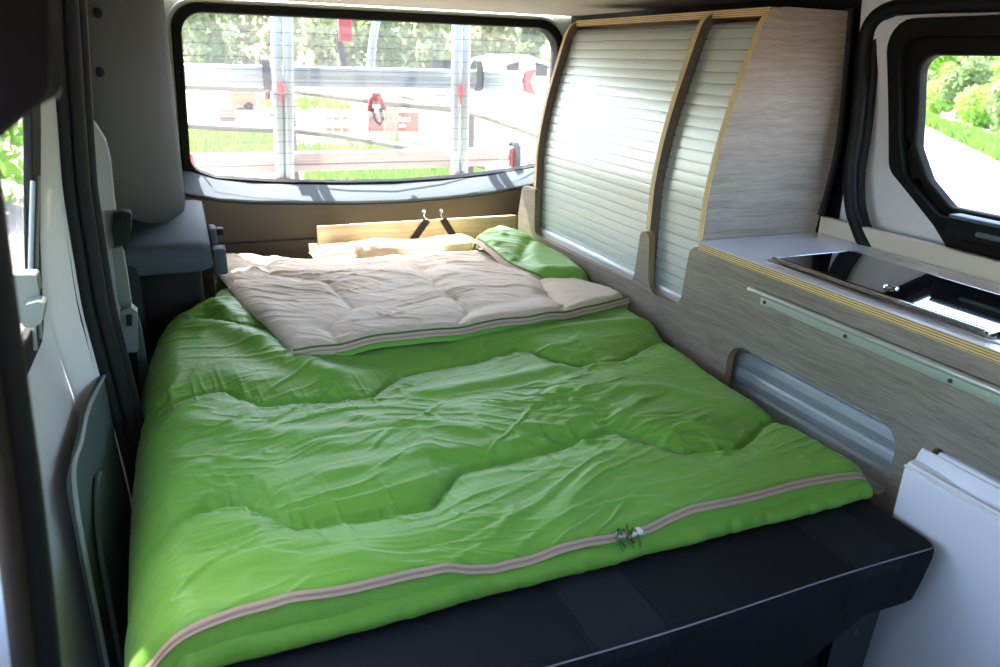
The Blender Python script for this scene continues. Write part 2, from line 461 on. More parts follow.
# window latch: a slanted pale block with a rounded pull
mb = MB()
def pix_plate(mb, pts, Y, th, r=.0, mi=(0, 0, 0), n=4):
    q = [P(x, y, Y=Y) for x, y in pts]
    q = [(a, c) for a, b, c in q]
    if r: q = rounded(q, r, n)
    return mb.plate(q, [], xz, Y, Y+th, mi)
pix_plate(mb, [(5, 275), (36, 275), (39, 292), (24, 322), (8, 330)], 1.12, .03, .004)
latch = obj('latch', mb, 'latch', win3, bevel=.004)
mb = MB(); pix_plate(mb, [(25, 305), (40, 301), (45, 306), (42, 322), (34, 328), (22, 328), (22, 316)], 1.09, .028, .006)
obj('latch_pull', mb, 'latch', latch, bevel=.005)

# rubber seal up the rear edge of the sliding door opening: three ridges
def sealpath(dx, dy):
    return [(sealx(z)+dx, 1.445+dy, z) for z in np.linspace(.0, 1.34, 40)]
mb = MB()
for dx, dy, r in ((-.006, 0, .011), (.012, .015, .015), (.027, .03, .010)):
    mb.tube(sealpath(dx, dy), r, 10)
tr = S(obj('trim_3', mb, 'rubber'), 'black ribbed rubber seal along the rear edge of the left door opening', 'seal')

# lower grey door card with embossed oval
zc = 0.59
out = rounded([(1.05, .02), (1.50, .02), (1.56, .30), (1.575, .57), (1.545, .600), (1.44, .612), (1.07, .598)], [.01, .05, .05, .02, .04, .05, .02])
mb = MB().plate(subdiv(out, .05), [], lambda a, b, d: (-.195+.03*max(0, (a-1.30))/.25+d, a, b), 0, -.010, (0, 0, 0))
d1 = thing('door_1', 'dark green grey lower card of the left sliding door with raised pale edge', 'door', (-.2, 1.3, 0), kind='structure')
obj('door_card', mb, 'trim_green', d1, bevel=.006)
mb = MB()
pa = [(1.05, .05), (1.052, .3), (1.07, .585), (1.2, .604), (1.44, .612), (1.535, .602)]
mb.tube([(-.195+.03*max(0, (a-1.30))/.25, a, b) for a, b in [tuple(p)[:2] for p in catmull([(a, b, 0) for a, b in pa], 6)]], .0032, 8)
obj('card_edge', mb, 'trim_light', d1)
mb = MB()
ov = [(1.22+.10*math.cos(t)*(1 if math.cos(t) > 0 else 1), .30+.24*math.sin(t)) for t in np.linspace(0, math.pi, 24)]
ov = [(1.12, .05)]+[(1.22-.10*math.cos(t), .40+.12*math.sin(t)) for t in np.linspace(0, math.pi, 18)]+[(1.32, .05)]
mb.plate(ov, [], lambda a, b, d: (-.192+.03*max(0, (a-1.30))/.25+d, a, b), 0, .008, (0, 0, 0))
obj('card_emboss', mb, 'trim_green', d1, bevel=.004)

mb = MB().plate(subdiv([(1.43, 0), (2.80, 0), (2.80, 1.345), (1.43, 1.345)], .08), [], lambda a, b, d: (sealx(b)-.018-.03*min(1, (a-1.43)/.5)-d, a, b), 0, .012, (0, 0, 0))
obj('body_side', mb, 'trim_dark', wall_left)
# white body corner between seal and grey pillar trim
mb = MB(); pix_plate(mb, [(84, 112), (95, 124), (105, 140), (110, 160), (114, 200), (119, 235), (120, 290), (128, 330), (128, 420), (60, 420), (60, 112)], 1.78, .03, .01)
wb = S(obj('wall_body', mb, 'white_paint', bevel=.012, bseg=3), 'white painted body edge between door seal and grey rear pillar trim', 'wall')
wb.name = 'trim_4'

# tall grey pillar trim of the rear left corner
plan = [(-.225, 1.86), (-.17, 1.93), (-.10, 2.09), (-.05, 2.22), (-.025, 2.30), (-.013, 2.35), (-.008, 2.40), (-.012, 2.5), (-.03, 2.79)]
plan = [tuple(p)[:2] for p in catmull([(a, b, 0) for a, b in plan], 6)]
rows = []
zz = list(np.linspace(.735, 1.345, 14))
def pillar_foot(y): return interp(y, [1.86, 1.95, 2.1, 2.2, 2.30, 2.36, 2.8], [.862, .822, .757, .735, .718, .712, .71])
for j, z in enumerate([0, 0]+zz):
    k = (z-.735)/.6; off = -.010 if j == 0 else 0
    row = []
    for x, y in plan:
        z0 = pillar_foot(y); t = max(0, j-1)/14
        row.append((x+off+.008*k, y-off, z0+(1.345-z0)*t))
    rows.append(row)
mb = MB().loft(rows)
tp = S(obj('trim_5', mb, 'trim_grey', smooth=60), 'tall grey plastic pillar trim in the rear left corner with two round plugs', 'trim')
for px, py in ((98, 13), (100, 72)):
    c = Vector(P(px, py, Y=1.955 if py > 40 else 1.975)); mb = MB()
    bm = bmesh.new(); bmesh.ops.create_uvsphere(bm, u_segments=16, v_segments=10, radius=.011)
    bmesh.ops.scale(bm, vec=(1, .5, 1), verts=bm.verts); bmesh.ops.rotate(bm, matrix=Matrix.Rotation(.4, 3, 'Z'), verts=bm.verts); bmesh.ops.translate(bm, vec=c, verts=bm.verts)
    mb.bm(bm); obj('plug', mb, 'trim_grey', tp)

# wheel arch ledge and the dark panel beneath it
ledge = thing('trim_6', 'slate grey plastic ledge over the left wheel arch, beside the head of the bed', 'ledge', (-.06, 2.1, .65), kind='structure')
prof = [(2.02, .640), (1.985, .650), (1.978, .670), (1.984, .700), (2.0, .715), (2.03, .722), (2.30, .735), (2.55, .735)]
rows = []
for x in (-.20, -.165, -.10, -.03, .015, .028, .036, .040):
    k = max(0, x-.010)*.5
    rows.append([(x, y+k*1.2, z-(k*.6 if z > .69 else -k*.3)) for y, z in prof])
rows.append([(.040, y+.04, .64) for y, z in prof])
mb = MB().loft(rows); obj('ledge_cover', mb, 'trim_blue', ledge, smooth=50)
mb = MB().rbox((-.22, 2.03, .0), (.012, 2.6, .66), .03); obj('side_panel', mb, 'trim_dark', ledge)
mb = MB().rbox((-.21, 1.97, .0), (-.135, 2.1, .68), .015); obj('side_post', mb, 'trim_grey', ledge)
for a, b in (((.042, 2.12, .655), (.062, 2.19, .728)), ((.044, 2.04, .62), (.078, 2.10, .690)), ((.05, 2.2, .69), (.085, 2.24, .71))):
    mb = MB().rbox(a, b, .006); obj('clip', mb, 'trim_blue' if a[2] < .66 else 'trim_dark', ledge)

# quarter trim low between seal and bed with belt latch pieces
qt = thing('trim_7', 'low grey quarter trim with latch clips between the door seal and the bed', 'trim', (-.15, 1.7, .3), kind='structure')
mb = MB(); pix_plate(mb, [(113, 214), (121, 211), (131, 213), (131, 232), (127, 250), (114, 247), (112, 228)], 1.74, .035, .006); obj('belt_anchor', mb, 'trim_grey', qt, bevel=.005)
mb = MB(); pix_plate(mb, [(117, 216), (122, 216), (122, 222), (117, 222)], 1.735, .004); obj('slot', mb, 'rubber', qt)
mb = MB(); pix_plate(mb, [(112, 249), (122, 247), (127, 275), (133, 316), (128, 330), (118, 300)], 1.72, .03, .004); obj('rail_cover', mb, 'trim_light', qt, bevel=.004)
mb = MB(); pix_plate(mb, [(120, 312), (131, 307), (137, 312), (138, 352), (121, 353)], 1.68, .03, .004); obj('clip_block', mb, 'trim_light', qt, bevel=.004)
mb = MB(); pix_plate(mb, [(126, 315), (132, 315), (132, 326), (126, 326)], 1.675, .004); obj('slot', mb, 'rubber', qt)
mb = MB(); pix_plate(mb, [(136, 312), (141, 330), (152, 395), (150, 440), (143, 440), (137, 353)], 1.70, .03, .006); obj('side_cover', mb, 'trim_green', qt, bevel=.005)
mb = MB(); pix_plate(mb, [(104, 345), (139, 351), (147, 440), (140, 667), (100, 720), (100, 400)], 1.72, .04, .006); obj('lower_cover', mb, 'trim_dark', qt, bevel=.006)

# front pillar: black seal, white metal, dark upper trim
pil = thing('trim_8', 'out of focus black pillar seal and dark upper pillar trim at the near left', 'pillar', (-.12, .5, .5), kind='structure')
path = [(-34, 120), (-21, 210), (-8, 300), (5, 390), (19, 485), (31, 580), (42, 680), (54, 800)]
pts = catmull([P(x, y, Y=.52) for x, y in path], 6)
mb = MB().tube(pts, .0135, 12); obj('seal', mb, 'rubber', pil)
pts = catmull([P(x-17, y, Y=.505) for x, y in path], 6)
mb = MB().tube(pts, .0075, 10); obj('seal_edge', mb, 'brown_rubber', pil)
mb = MB(); pix_plate(mb, [(-140, 120), (-40, 130), (-14, 330), (0, 450), (18, 600), (45, 800), (-140, 800)], .55, .03, .004); obj('pillar_metal', mb, 'white_paint', pil, bevel=.005)
mb = MB(); pix_plate(mb, [(-120, -60), (42, -60), (47, 0), (50, 60), (48, 92), (40, 103), (18, 116), (-22, 150), (-120, 170)], .42, .05, .008, n=6)
obj('upper_cover', mb, mat('pillar_cloth', '1c191a', .95, spec=.1, bump=.2, bscale=300), pil, bevel=.012, bseg=4)
pts = catmull([P(x, y, Y=.475) for x, y in [(48, -40), (53, 0), (56, 50), (58, 85), (55, 98)]], 6)
mb = MB().tube(pts, .0016, 8); obj('cover_lit_edge', mb, 'trim_light', pil)  # pale tube stands in for the sunlit edge of the cover

# --- right side: white door with angled black window
def rx(z): return interp(z, [0, .6, .9, 1.1, 1.345], [1.52, 1.53, 1.52, 1.50, 1.465])
rgl = rounded([(1.225, 1.212), (1.205, 1.02), (1.165, .955), (1.10, .905), (.2, .905), (.2, 1.212)], [.035, .03, .03, .03, 0, 0], 6)
rfr = rounded([(1.305, 1.285), (1.268, 1.06), (1.252, .965), (1.115, .862), (1.05, .80), (.1, .80), (.1, 1.285)], [.06, .05, .05, .04, .03, 0, 0], 6)
outer = [(-.25, 0), (1.345, 0)]+[(1.345, z) for z in (.3, .6, .9, 1.1)]+[(1.345, 1.345), (-.25, 1.345)]+[(-.25, z) for z in (1.1, .9, .6)]
mb = MB().plate(subdiv(outer), [subdiv(rfr)], lambda a, b, d: (rx(b)+d, a, b), 0, .03, (0, 0, 0))
wall_right = S(obj('wall_right', mb, 'white_paint', smooth=30), 'glossy white inner skin of the right sliding door', 'wall')
# door return + seal channel + body behind the cabinet
rows = []
for z in np.linspace(0, 1.345, 30):
    a = rx(z); rows.append([(a-.035*math.sin(t*math.pi), 1.25+.115*t, z) for t in np.linspace(0, 1, 9)] if False else [(a-.018*math.sin(t*math.pi*.5)**2, 1.285+.085*t, z) for t in np.linspace(0, 1, 8)])
mb = MB().loft(rows)
obj('door_return', mb, 'white_paint', wall_right, smooth=70)
mb = MB().plate(subdiv([(1.346, 0), (2.80, 0), (2.80, 1.345), (1.346, 1.345)], .08), [], lambda a, b, d: (rx(b)-.002+d, a, b), 0, .03, (0, 0, 0))
obj('body_side', mb, 'trim_dark', wall_right)
sp = catmull([P(x, y, X=1.462) for x, y in [(1500, -30), (1200, -8), (1010, 2), (960, 4), (915, 6), (888, 10), (871, 24), (864, 50), (862, 80), (857, 130), (851, 170), (852, 205), (860, 232), (872, 256)]], 8)
mb = MB().tube(sp, .017, 12)
sp2 = [p+Vector((.016, -.016, -.004)) for p in sp]
mb.tube(sp2, .010, 12)
S(obj('trim_9', mb, 'rubber'), 'thick black rubber seal round the right door opening beside the cabinet', 'seal')
win2 = thing('window_2', 'right sliding door window with angled lower corner in a wide black frame', 'window', (1.5, .7, .8), kind='structure')
mid = rounded([(1.268, 1.25), (1.238, 1.04), (1.21, .955), (1.11, .885), (.15, .885), (.15, 1.25)], [.045, .04, .04, .03, 0, 0], 6)
mb = MB().plate(subdiv(rfr), [subdiv(mid)], lambda a, b, d: (rx(b)-.014+d, a, b), 0, .035, (0, 0, 0))
obj('gasket', mb, 'gasket', win2, bevel=.006)
mb = MB().plate(subdiv(mid), [subdiv(rgl)], lambda a, b, d: (rx(b)+.004+d, a, b), 0, .03, (0, 0, 0))
obj('window_frame', mb, 'gasket', win2, bevel=.005)
mb = MB().plate(subdiv(rgl), [], lambda a, b, d: (rx(b)+.02+d, a, b), 0, .003, (0, 0, 0))
obj('pane', mb, 'glass', win2)
mb = MB().rbox((1.475, .25, .852), (1.503, 1.065, .897), .007); lk = obj('slider_bar', mb, 'trim_dark', win2)
mb = MB().rbox((1.470, .3, .893), (1.506, 1.06, .901), .003); obj('slider_lip', mb, 'sill', lk)
mb = MB().rbox((1.462, .5, .868), (1.476, .99, .878), .004); obj('finger_pull', mb, 'sill', lk)

# unseen cab added to cut front light: door sides, dashboard, lowered windscreen header
for nm, x0, x1, lb in (('wall_cab_left', -.27, -.24, 'left'), ('wall_cab_right', 1.55, 1.58, 'right')):
    mb = MB().plate([(-.26, 0), (-.26, 1.37), (-1.05, 1.37), (-1.75, .85), (-1.95, .80), (-1.95, 0)],
                    [rounded([(-.52, .84), (-.52, 1.18), (-1.0, 1.18), (-1.30, .90), (-1.34, .84)], .05, 4)], yz, x0, x1, (0, 0, 0))
    S(obj(nm, mb, 'trim_dark'), 'unseen dark cab side on the %s with door window, added to cut front light' % lb, 'wall')
mb = MB().rbox((-.26, -1.95, 0), (1.57, -1.55, .82), .06).box((-.26, -1.45, 1.02), (1.57, -1.40, 1.375)).box((-.24, -1.02, 1.345), (1.55, -1.0, 1.375)).box((-.24, -1.45, 1.345), (1.55, -1.0, 1.375))  # header brought low over the windscreen to block frontal light
S(obj('wall_front_block', mb, 'trim_dark'), 'unseen dark dashboard and lowered windscreen header, added to block front light', 'wall')

# ================================================================== KITCHEN CABINET
kc = thing('kitchen_cabinet', 'long grey woodgrain kitchen cabinet with two tambour shutters along the right wall', 'cabinet', (1.3, 1.3, 0))
# front panel with its cut-outs
outl = [(0.05, .775), (0.05, .597), (.722, .597), (.722, .002), (2.43, .002), (2.432, .66), (2.405, .765), (2.30, .765),
        (2.290, .611), (1.655, .611), (1.640, .764), (1.598, .764), (1.580, .613), (1.440, .613), (1.424, .775)]
rad = [0, 0, .012, 0, 0, 0, .03, .0, .035, .035, .018, .018, .045, .035, .03]
slot = rounded([(.788, .45), (.788, .594), (1.242, .594), (1.242, .45)], [.03, .045, .05, .03], 8)
mb = MB().plate(rounded(outl, rad, 7), [slot], yz, 1.10, 1.118, (0, 0, 1))
obj('front_panel', mb, ['laminate', 'ply_x'], kc, smooth=25)
# ribs with their curved profile
PZ = [.60, .76, .83, .90, 1.0, 1.1, 1.2, 1.255, 1.282, 1.297, 1.304]
PX = [1.104, 1.103, 1.103, 1.105, 1.119, 1.142, 1.171, 1.188, 1.201, 1.220, 1.250]
def prof(off=0., n=60, z0=.60):
    pts = catmull([(x, z, 0) for x, z in zip(PX, PZ)], 8)
    out = []
    for i, p in enumerate(pts):
        t = (Vector(pts[min(i+1, len(pts)-1)])-Vector(pts[max(i-1, 0)])).normalized()
        nn = Vector((t.y, -t.x, 0))
        q = p+nn*off
        if q.y >= z0: out.append((q.x, q.y))
    return out
inner = prof(.048)
def rib(y0, y1, z0, xs):
    o = [(x, z) for x, z in prof(0, z0=z0)]
    poly = o+[(1.46, 1.304), (1.46, 1.262)]+[(x, z) for x, z in prof(.042, z0=z0)][::-1]
    if xs: poly = [(max(x, xs) if z < .768 else x, z) for x, z in poly]
    mb = MB().plate(poly, [], xz, y0, y1, (0, 0, 1))
    o = obj('rib', mb, ['laminate_rib', 'ply_y'], kc, smooth=35)
    lip = [(x, y0-.003, z) for x, z in prof(.043, z0=max(z0, .62))]
    mb = MB().tube(lip, .004, 8); obj('shutter_track', mb, 'trim_light', o)
rib(1.602, 1.620, .60, 1.119)
rib(2.300, 2.318, .60, 1.119)
# end panel beside the worktop
poly = prof(0, z0=.794)
poly = [(x, z) for x, z in poly]+[(1.436, 1.304), (1.452, 1.178), (1.466, 1.02), (1.460, .91), (1.448, .794)]
poly = [(1.099, .794)]+poly
mb = MB().plate(poly, [], xz, 1.385, 1.403, (0, 0, 1)); obj('end_panel', mb, ['laminate_x', 'ply_y'], kc, smooth=35)
pa = catmull([(1.438, 1.388, 1.31), (1.456, 1.388, 1.178), (1.472, 1.388, 1.02), (1.466, 1.388, .91), (1.455, 1.388, .836)], 8)
mb = MB().tube(pa, .011, 10); obj('edge_strip', mb, 'rubber', kc)
mb = MB().box((1.222, 1.403, 1.286), (1.46, 2.30, 1.304))
obj('top_board', mb, ['ply_z'], kc)
mb = MB().box((1.118, 1.424, .58), (1.47, 2.42, .60)).box((1.46, 1.405, .60), (1.47, 2.32, 1.29))
obj('carcass', mb, 'laminate_rib', kc)
# tambour shutters: one curved sheet of slats each
def tambour(y0, y1, name):
    pts = prof(.026, z0=.607)
    # arc length resample
    L = [0]
    for a, b in zip(pts, pts[1:]): L.append(L[-1]+math.dist(a, b))
    tot = L[-1]; pitch = .0262; n = int(tot/pitch); prof2 = []
    for k in range(n+1):
        for ds, dn in ((0., .0034), (.0010, .0034), (.0018, -.0004), (.007, -.0007), (.015, -.0007), (.021, -.0006), (.0232, -.0004), (.0236, .0004), (.0248, .0004), (.0252, .0034)):
            s = k*pitch+ds
            if s > tot: break
            x = np.interp(s, L, [p[0] for p in pts]); z = np.interp(s, L, [p[1] for p in pts])
            x2 = np.interp(s+.002, L, [p[0] for p in pts]); z2 = np.interp(s+.002, L, [p[1] for p in pts])
            t = Vector((x2-x, z2-z)); 
            if t.length < 1e-9: continue
            t.normalize()
            prof2.append((x+t.y*dn, z-t.x*dn))
    ny = 3; rows = [[(x, y0+(y1-y0)*j/ny, z) for j in range(ny+1)] for x, z in prof2]
    mb = MB().loft(rows)
    o = obj(name, mb, 'alu', kc, smooth=30)
    mb = MB().rbox((1.119, y0+.002, .602), (1.128, y1-.002, .632), .003)
    obj('bottom_bar', mb, 'alu_dark', o)
    mb = MB().rbox((1.1195, y0+.002, .630), (1.1235, y1-.002, .636), .0015)
    obj('bar_lip', mb, 'alu_rail', o)
tambour(1.622, 2.298, 'roller_shutter')
tambour(1.405, 1.600, 'roller_shutter')
# low shutter seen through the slot in the front panel
pr = []; zz_ = .602
def lowx(z): return 1.124+.040*((z-.40)/.2)**1.5
while zz_ > .40:
    for dz, dx in ((0, .0), (.003, .004), (.0045, .004), (.006, -.001), (.012, -.0025), (.024, -.003), (.033, -.001)):
        pr.append((lowx(max(.40, zz_-dz))+dx, zz_-dz))
    zz_ -= .036
mb = MB().loft([[(x, .74, z), (x, 1.0, z), (x, 1.29, z)] for x, z in pr])
obj('low_shutter', mb, 'alu_dark', kc, smooth=8)
# aluminium rail screwed on the front
mb = MB().rbox((1.092, .1, .709), (1.0995, 1.160, .730), .0015)
rl = obj('hanging_rail', mb, 'alu_rail', kc)
mb = MB().tube([(1.088, .1, .7335), (1.088, 1.193, .7335)], .0062, 14)
obj('rail_bead', mb, 'alu_rail', rl)
for px, py in ((764.4, 302.3), (845.1, 336.3), (950, 380.8)):
    c = P(px, py, X=1.0915); mb = MB().tube([(1.0895, c[1], c[2]), (1.093, c[1], c[2])], [.0036, .0046], 12)
    obj('screw', mb, 'screw', rl)

# worktop with cream upstand
wt = thing('countertop', 'white countertop with plywood edge on the grey kitchen cabinet', 'countertop', (1.28, .8, .775))
hole = [(1.135, .55), (1.135, 1.165), (1.40, 1.165), (1.40, .55)]
mb = MB().plate([(1.084, .06), (1.455, .06), (1.455, 1.384), (1.094, 1.384), (1.084, 1.374)], [], xy, .7755, .7925, (1, 1, 1))
obj('plywood_core', mb, ['ply_z', 'ply_z'], wt)
mb = MB().plate([(1.0845, .06), (1.455, .06), (1.455, 1.384), (1.094, 1.384), (1.0845, 1.374)], [], xy, .7926, .7938, (0, 0, 0))
obj('worktop', mb, 'worktop', wt)
mb = MB().rbox((1.4555, .06, .776), (1.475, 1.384, .833), .0015)
obj('upstand', mb, 'splash', wt)

# sink and hob unit
hb = thing('hob_sink_unit', 'stainless hob and sink unit under folding black glass lid, set into white countertop', 'hob', (1.27, .9, .79))
mb = MB().plate(rounded([(1.113, .62), (1.113, 1.19), (1.425, 1.19), (1.425, .10), (1.2, .10), (1.2, .62)], [.02, .012, .02, .01, .01, .005], 5), [], xy, .7940, .7965, (0, 0, 0))
obj('steel_tray', mb, 'steel', hb, bevel=.001)
mb = MB().plate(rounded([(1.132, .690), (1.132, 1.168), (1.335, 1.168), (1.335, .690)], .012, 5), [], xy, .8005, .8050, (0, 0, 0))
obj('glass_lid', mb, 'black_glass', hb, bevel=.001)
mb = MB().plate(rounded([(1.132, .20), (1.132, .683), (1.335, .683), (1.335, .20)], .012, 5), [], xy, .8005, .8050, (0, 0, 0))
obj('glass_lid', mb, 'black_glass', hb, bevel=.001)
mb = MB().tube([(1.121, .692, .8025), (1.121, 1.172, .8025)], .0045, 12)
hn = obj('hinge_tube', mb, 'chrome', hb)
mb = MB().rbox((1.1125, .688, .797), (1.130, .700, .8075), .002); obj('hinge_end', mb, 'chrome', hn)
mb = MB().rbox((1.336, .2, .797), (1.341, 1.168, .8045), .0015); obj('lid_frame', mb, 'chrome', hb)
mb = MB().rbox((1.132, 1.1685, .797), (1.335, 1.173, .8055), .0015); obj('lid_frame', mb, 'chrome', hb)
for py in (1.045, .70):
    mb = MB().tube([(1.352, py, .7966), (1.352, py, .7985)], [.011, .010], 18); k = obj('knob_rosette', mb, 'worktop', hb)
for y in (1.09, .99, .95):
    mb = MB().tube([(1.39, y, .7966), (1.39, y, .7985)], .004, 12); obj('rivet', mb, 'chrome', hb)
mb = MB().tube([(1.175+.012*math.cos(t), .925+.012*math.sin(t), .8058) for t in np.linspace(0, 2*math.pi, 24, endpoint=False)], .0016, 8, closed=True)
obj('lid_ring', mb, 'chrome', hb)

# refrigerator
fr = thing('refrigerator', 'small white refrigerator built in under the kitchen counter', 'refrigerator', (1.2, .4, 0))
mb = MB().rbox((1.0985, .06, .01), (1.44, .714, .590), .006)
obj('body', mb, 'fridge', fr)
yy = np.linspace(.06, .738, 60); rows = []
def scoop(y):   # shallow moulded handle recess in the top edge
    return .018*np.exp(-((y-.60)/.055)**2)
for y in yy:
    s = scoop(y); e = .004*sstep(.725, .738, y)
    rows.append([(1.098, y, .02), (1.066+e, y, .02), (1.060+e, y, .028), (1.060+e, y, .548), (1.0625+e, y, .558), (1.069+e, y, .564),
                 (1.072+e, y, .564-s*.9), (1.086, y, .566-s*1.2), (1.091, y, .578), (1.095, y, .584), (1.098, y, .585)])
mb = MB().loft(rows)
k = len(rows[0]); mb.f += [tuple(range(k)), tuple((len(rows)-1)*k+i for i in range(k))[::-1]]; mb.mi += [0, 0]
dr = obj('door', mb, 'fridge', fr, smooth=35)
mb = MB().tube([(1.0625, .06, .5585), (1.0625, .737, .5585)], .0028, 8); obj('door_rim', mb, 'fridge', dr)
mb = MB().tube([(1.0585, .528, .455), (1.0615, .528, .455)], .006, 14); obj('lock_dot', mb, 'rubber', dr)

# ================================================================== BED
bs = thing('bench_seat', 'black fabric bench seat folded flat as the front end of the bed', 'seat', (.5, .9, 0))
# cushion with softly rounded front
def cush(x):
    e = max(0, (x-1.022)/.022); e2 = e*e
    return .630+.016*e2+.003*math.sin(x*9), .480-.010*e2
xsn = np.concatenate([np.linspace(-.06, 1.02, 60), np.linspace(1.024, 1.044, 10)]); rows = []
for x in xsn:
    y0, zt = cush(x); zl = .345 if x > .93 else .345-.07*(1-max(0, (x-.80)/.13) if x > .80 else 1)
    rows.append([(x, 1.30, zt-.001), (x, 1.0, zt-.001), (x, .80, zt-.001), (x, y0+.05, zt-.0005), (x, y0+.016, zt-.001), (x, y0+.005, zt-.004), (x, y0+.0005, zt-.011), (x, y0, zt-.025),
                 (x, y0+.006, zt-.07), (x, y0+.014, zl+.02), (x, y0+.024, zl+.005), (x, y0+.045, zl), (x, 1.0, zl), (x, 1.3, zl)])
mb = MB().loft(rows); k = len(rows[0])
mb.f += [tuple(range(k)), tuple((len(rows)-1)*k+i for i in range(k))[::-1]]; mb.mi += [0, 0]
cu = obj('cushion', mb, 'fabric_black', bs, smooth=50)
# slate centre band and outer wing of the cushion cover, with seams
def strip(x0, x1, name, m):
    rows = []
    for x in np.linspace(x0, x1, 8):
        y0, zt = cush(x); q = (x-x0)/(x1-x0); l_ = -.0014 if q in (0., 1.) else 0
        rows.append([(x, 1.0, zt+.0004+l_), (x, .80, zt+.0004+l_), (x, y0+.05, zt+.0006+l_), (x, y0+.017, zt+.0002+l_), (x, y0+.0045, zt-.0033+l_), (x, y0-.0006-l_, zt-.0105), (x, y0-.001-l_, zt-.025)])
    return obj(name, MB().loft(rows), m, cu, smooth=60)
strip(.415, .53, 'centre_band', 'fabric_rib'); strip(.86, .965, 'side_band', 'fabric_rib')
pts = [(x, cush(x)[0]+.0022, cush(x)[1]-.0058) for x in np.linspace(-.05, 1.042, 80)]
mb = MB().tube(pts, .0011, 6); obj('seam', mb, 'thread', cu)
for x in (.413, .532, .858, .967):
    y0, zt = cush(x); mb = MB().tube([(x, 1.0, zt+.0002), (x, .68, zt+.0004), (x, y0+.016, zt), (x, y0+.003, zt-.006), (x, y0-.001, .44), (x, y0+.004, .40)], .0011, 6); obj('seam', mb, 'fabric_rib', cu)
mb = MB().rbox((-.05, .70, .02), (.955, 1.2, .30), .02); obj('base', mb, 'fabric_black', bs)
mb = MB().plate(rounded([(.91, .01), (.91, .335), (.955, .345), (1.01, .345), (.985, .01)], [.005, .01, .005, .02, .005], 4), [], xz, .680, .694, (0, 0, 0))
br = obj('side_bracket', mb, 'black_metal', bs, bevel=.002)
mb = MB().tube([(.957, .677, .292), (.957, .682, .292)], [.004, .005], 12); obj('bolt', mb, 'screw', br)
mb = MB().rbox((.62, .655, .225), (.652, .668, .245), .004); obj('release_tab', mb, 'trim_light', bs)

mt = thing('mattress', 'dark grey mattress section under the sleeping bag behind the bench seat', 'mattress', (.5, 1.9, 0))
mb = MB().rbox((-.05, 1.305, .36), (1.055, 1.99, .478), .02); obj('cushion', mb, 'fabric_rib', mt)
mb = MB().rbox((.052, 1.992, .36), (1.055, 2.66, .478), .02); obj('cushion', mb, 'fabric_rib', mt)
mb = MB().rbox((.06, 1.31, .0), (1.03, 2.66, .355), .01); obj('bed_box', mb, 'black_metal', mt)

# pale boards at the head end
hbz = thing('headboard', 'low pale wooden board standing across the head of the bed', 'board', (.75, 2.59, .48))
mb = MB().rbox((.405, 2.585, .4785), (1.165, 2.600, .618), .002); obj('board', mb, 'board', hbz)
mb = MB().rbox((.41, 2.6005, .4785), (.45, 2.63, .60), .002); obj('back_batten', mb, 'board', hbz)
mb = MB().rbox((1.10, 2.6005, .4785), (1.14, 2.63, .60), .002); obj('back_batten', mb, 'board', hbz)

def strap(pa, pb, hook, label):
    t = thing('elastic_strap', label, 'strap', P(*pb, Y=2.57), group='straps hooked over the headboard')
    a = Vector(P(*pa, Y=2.582)); b = Vector(P(*pb, Y=2.582)); b.z = .6195
    a = a+(a-b)*.25
    d = (b-a).normalized(); ac = d.cross(Vector((0, 1, 0))).normalized()
    path = [a+(b-a)*k/6+Vector((0, -.0005, 0)) for k in range(7)]+[Vector((b.x, 2.5835, .6205))]
    mb = MB().ribbon(path, ac, .026, .0024); obj('webbing', mb, 'blackstrap', t)
    h = Vector(P(*hook, Y=2.594))
    pts = catmull([(b.x, 2.584, .621), (b.x+(h.x-b.x)*.4, 2.592, .6245), (h.x, 2.594, h.z-.004), (h.x+.006, 2.594, h.z+.004), (h.x, 2.594, h.z+.010), (h.x-.006, 2.594, h.z+.004)], 6)
    mb = MB().tube(pts, .0022, 8); obj('hook', mb, 'chrome', t)
strap((413, 240), (427, 220), (424, 213), 'black webbing strap leaning right, left one of two on the pale headboard')
strap((456, 240), (443, 219), (441, 212), 'black webbing strap leaning left, right one of two on the pale headboard')

# ================================================================== SLEEPING BAG
sb = thing('sleeping_bag', 'green double sleeping bag spread over the bed with beige lining folded back', 'sleeping bag', (.48, 1.55, .48))
YF = .770
def bag_left(Y): return np.interp(Y, [.7, .8, 1.25, 1.6, 1.80, 1.90, 1.965, 2.0, 2.025, 2.06, 2.2, 2.6], [-.135, -.150, -.160, -.160, -.150, -.135, -.10, -.055, .0, .024, .042, .06])
def bag_right(Y): return np.interp(Y, [.7, .80, 1.0, 1.2, 1.5, 1.8, 2.6], [1.035, 1.050, 1.062, 1.060, 1.078, 1.086, 1.086])
TX = [-.15, -.09, -.02, .02, .085, .30, .378, .55, .69, .77, .874, 1.0, 1.1]
TY = [.05, .065, .10, .10, .012, 0, .085, .10, .12, -.012, -.02, .04, .06]
def smooth_tab(X): return (np.interp(X-.008, TX, TY)+np.interp(X+.008, TX, TY)+np.interp(X, TX, TY))/3
def seam_d(X, Y):
    d = np.full(X.shape, 9.)
    wob = .008*vnoise(X*9, Y*3, 5)
    for k, y0 in enumerate((.952, 1.36, 1.78, 2.2)):
        d0 = Y-(y0+smooth_tab(X)+wob)
        d = np.where(np.abs(d0) < np.abs(d), d0, d)
    return d
def fold(X, Y, pts, w, a):
    d = np.full(X.shape, 9.)
    for (x0, y0), (x1, y1) in zip(pts, pts[1:]):
        L2 = (x1-x0)**2+(y1-y0)**2
        t = np.clip(((X-x0)*(x1-x0)+(Y-y0)*(y1-y0))/L2, 0, 1)
        d = np.minimum(d, np.hypot(X-x0-t*(x1-x0), Y-y0-t*(y1-y0)))
    return a*np.exp(-(d/w)**2)
def pl(pts, z): return [P(x, y, Z=z)[:2] for x, y in pts]
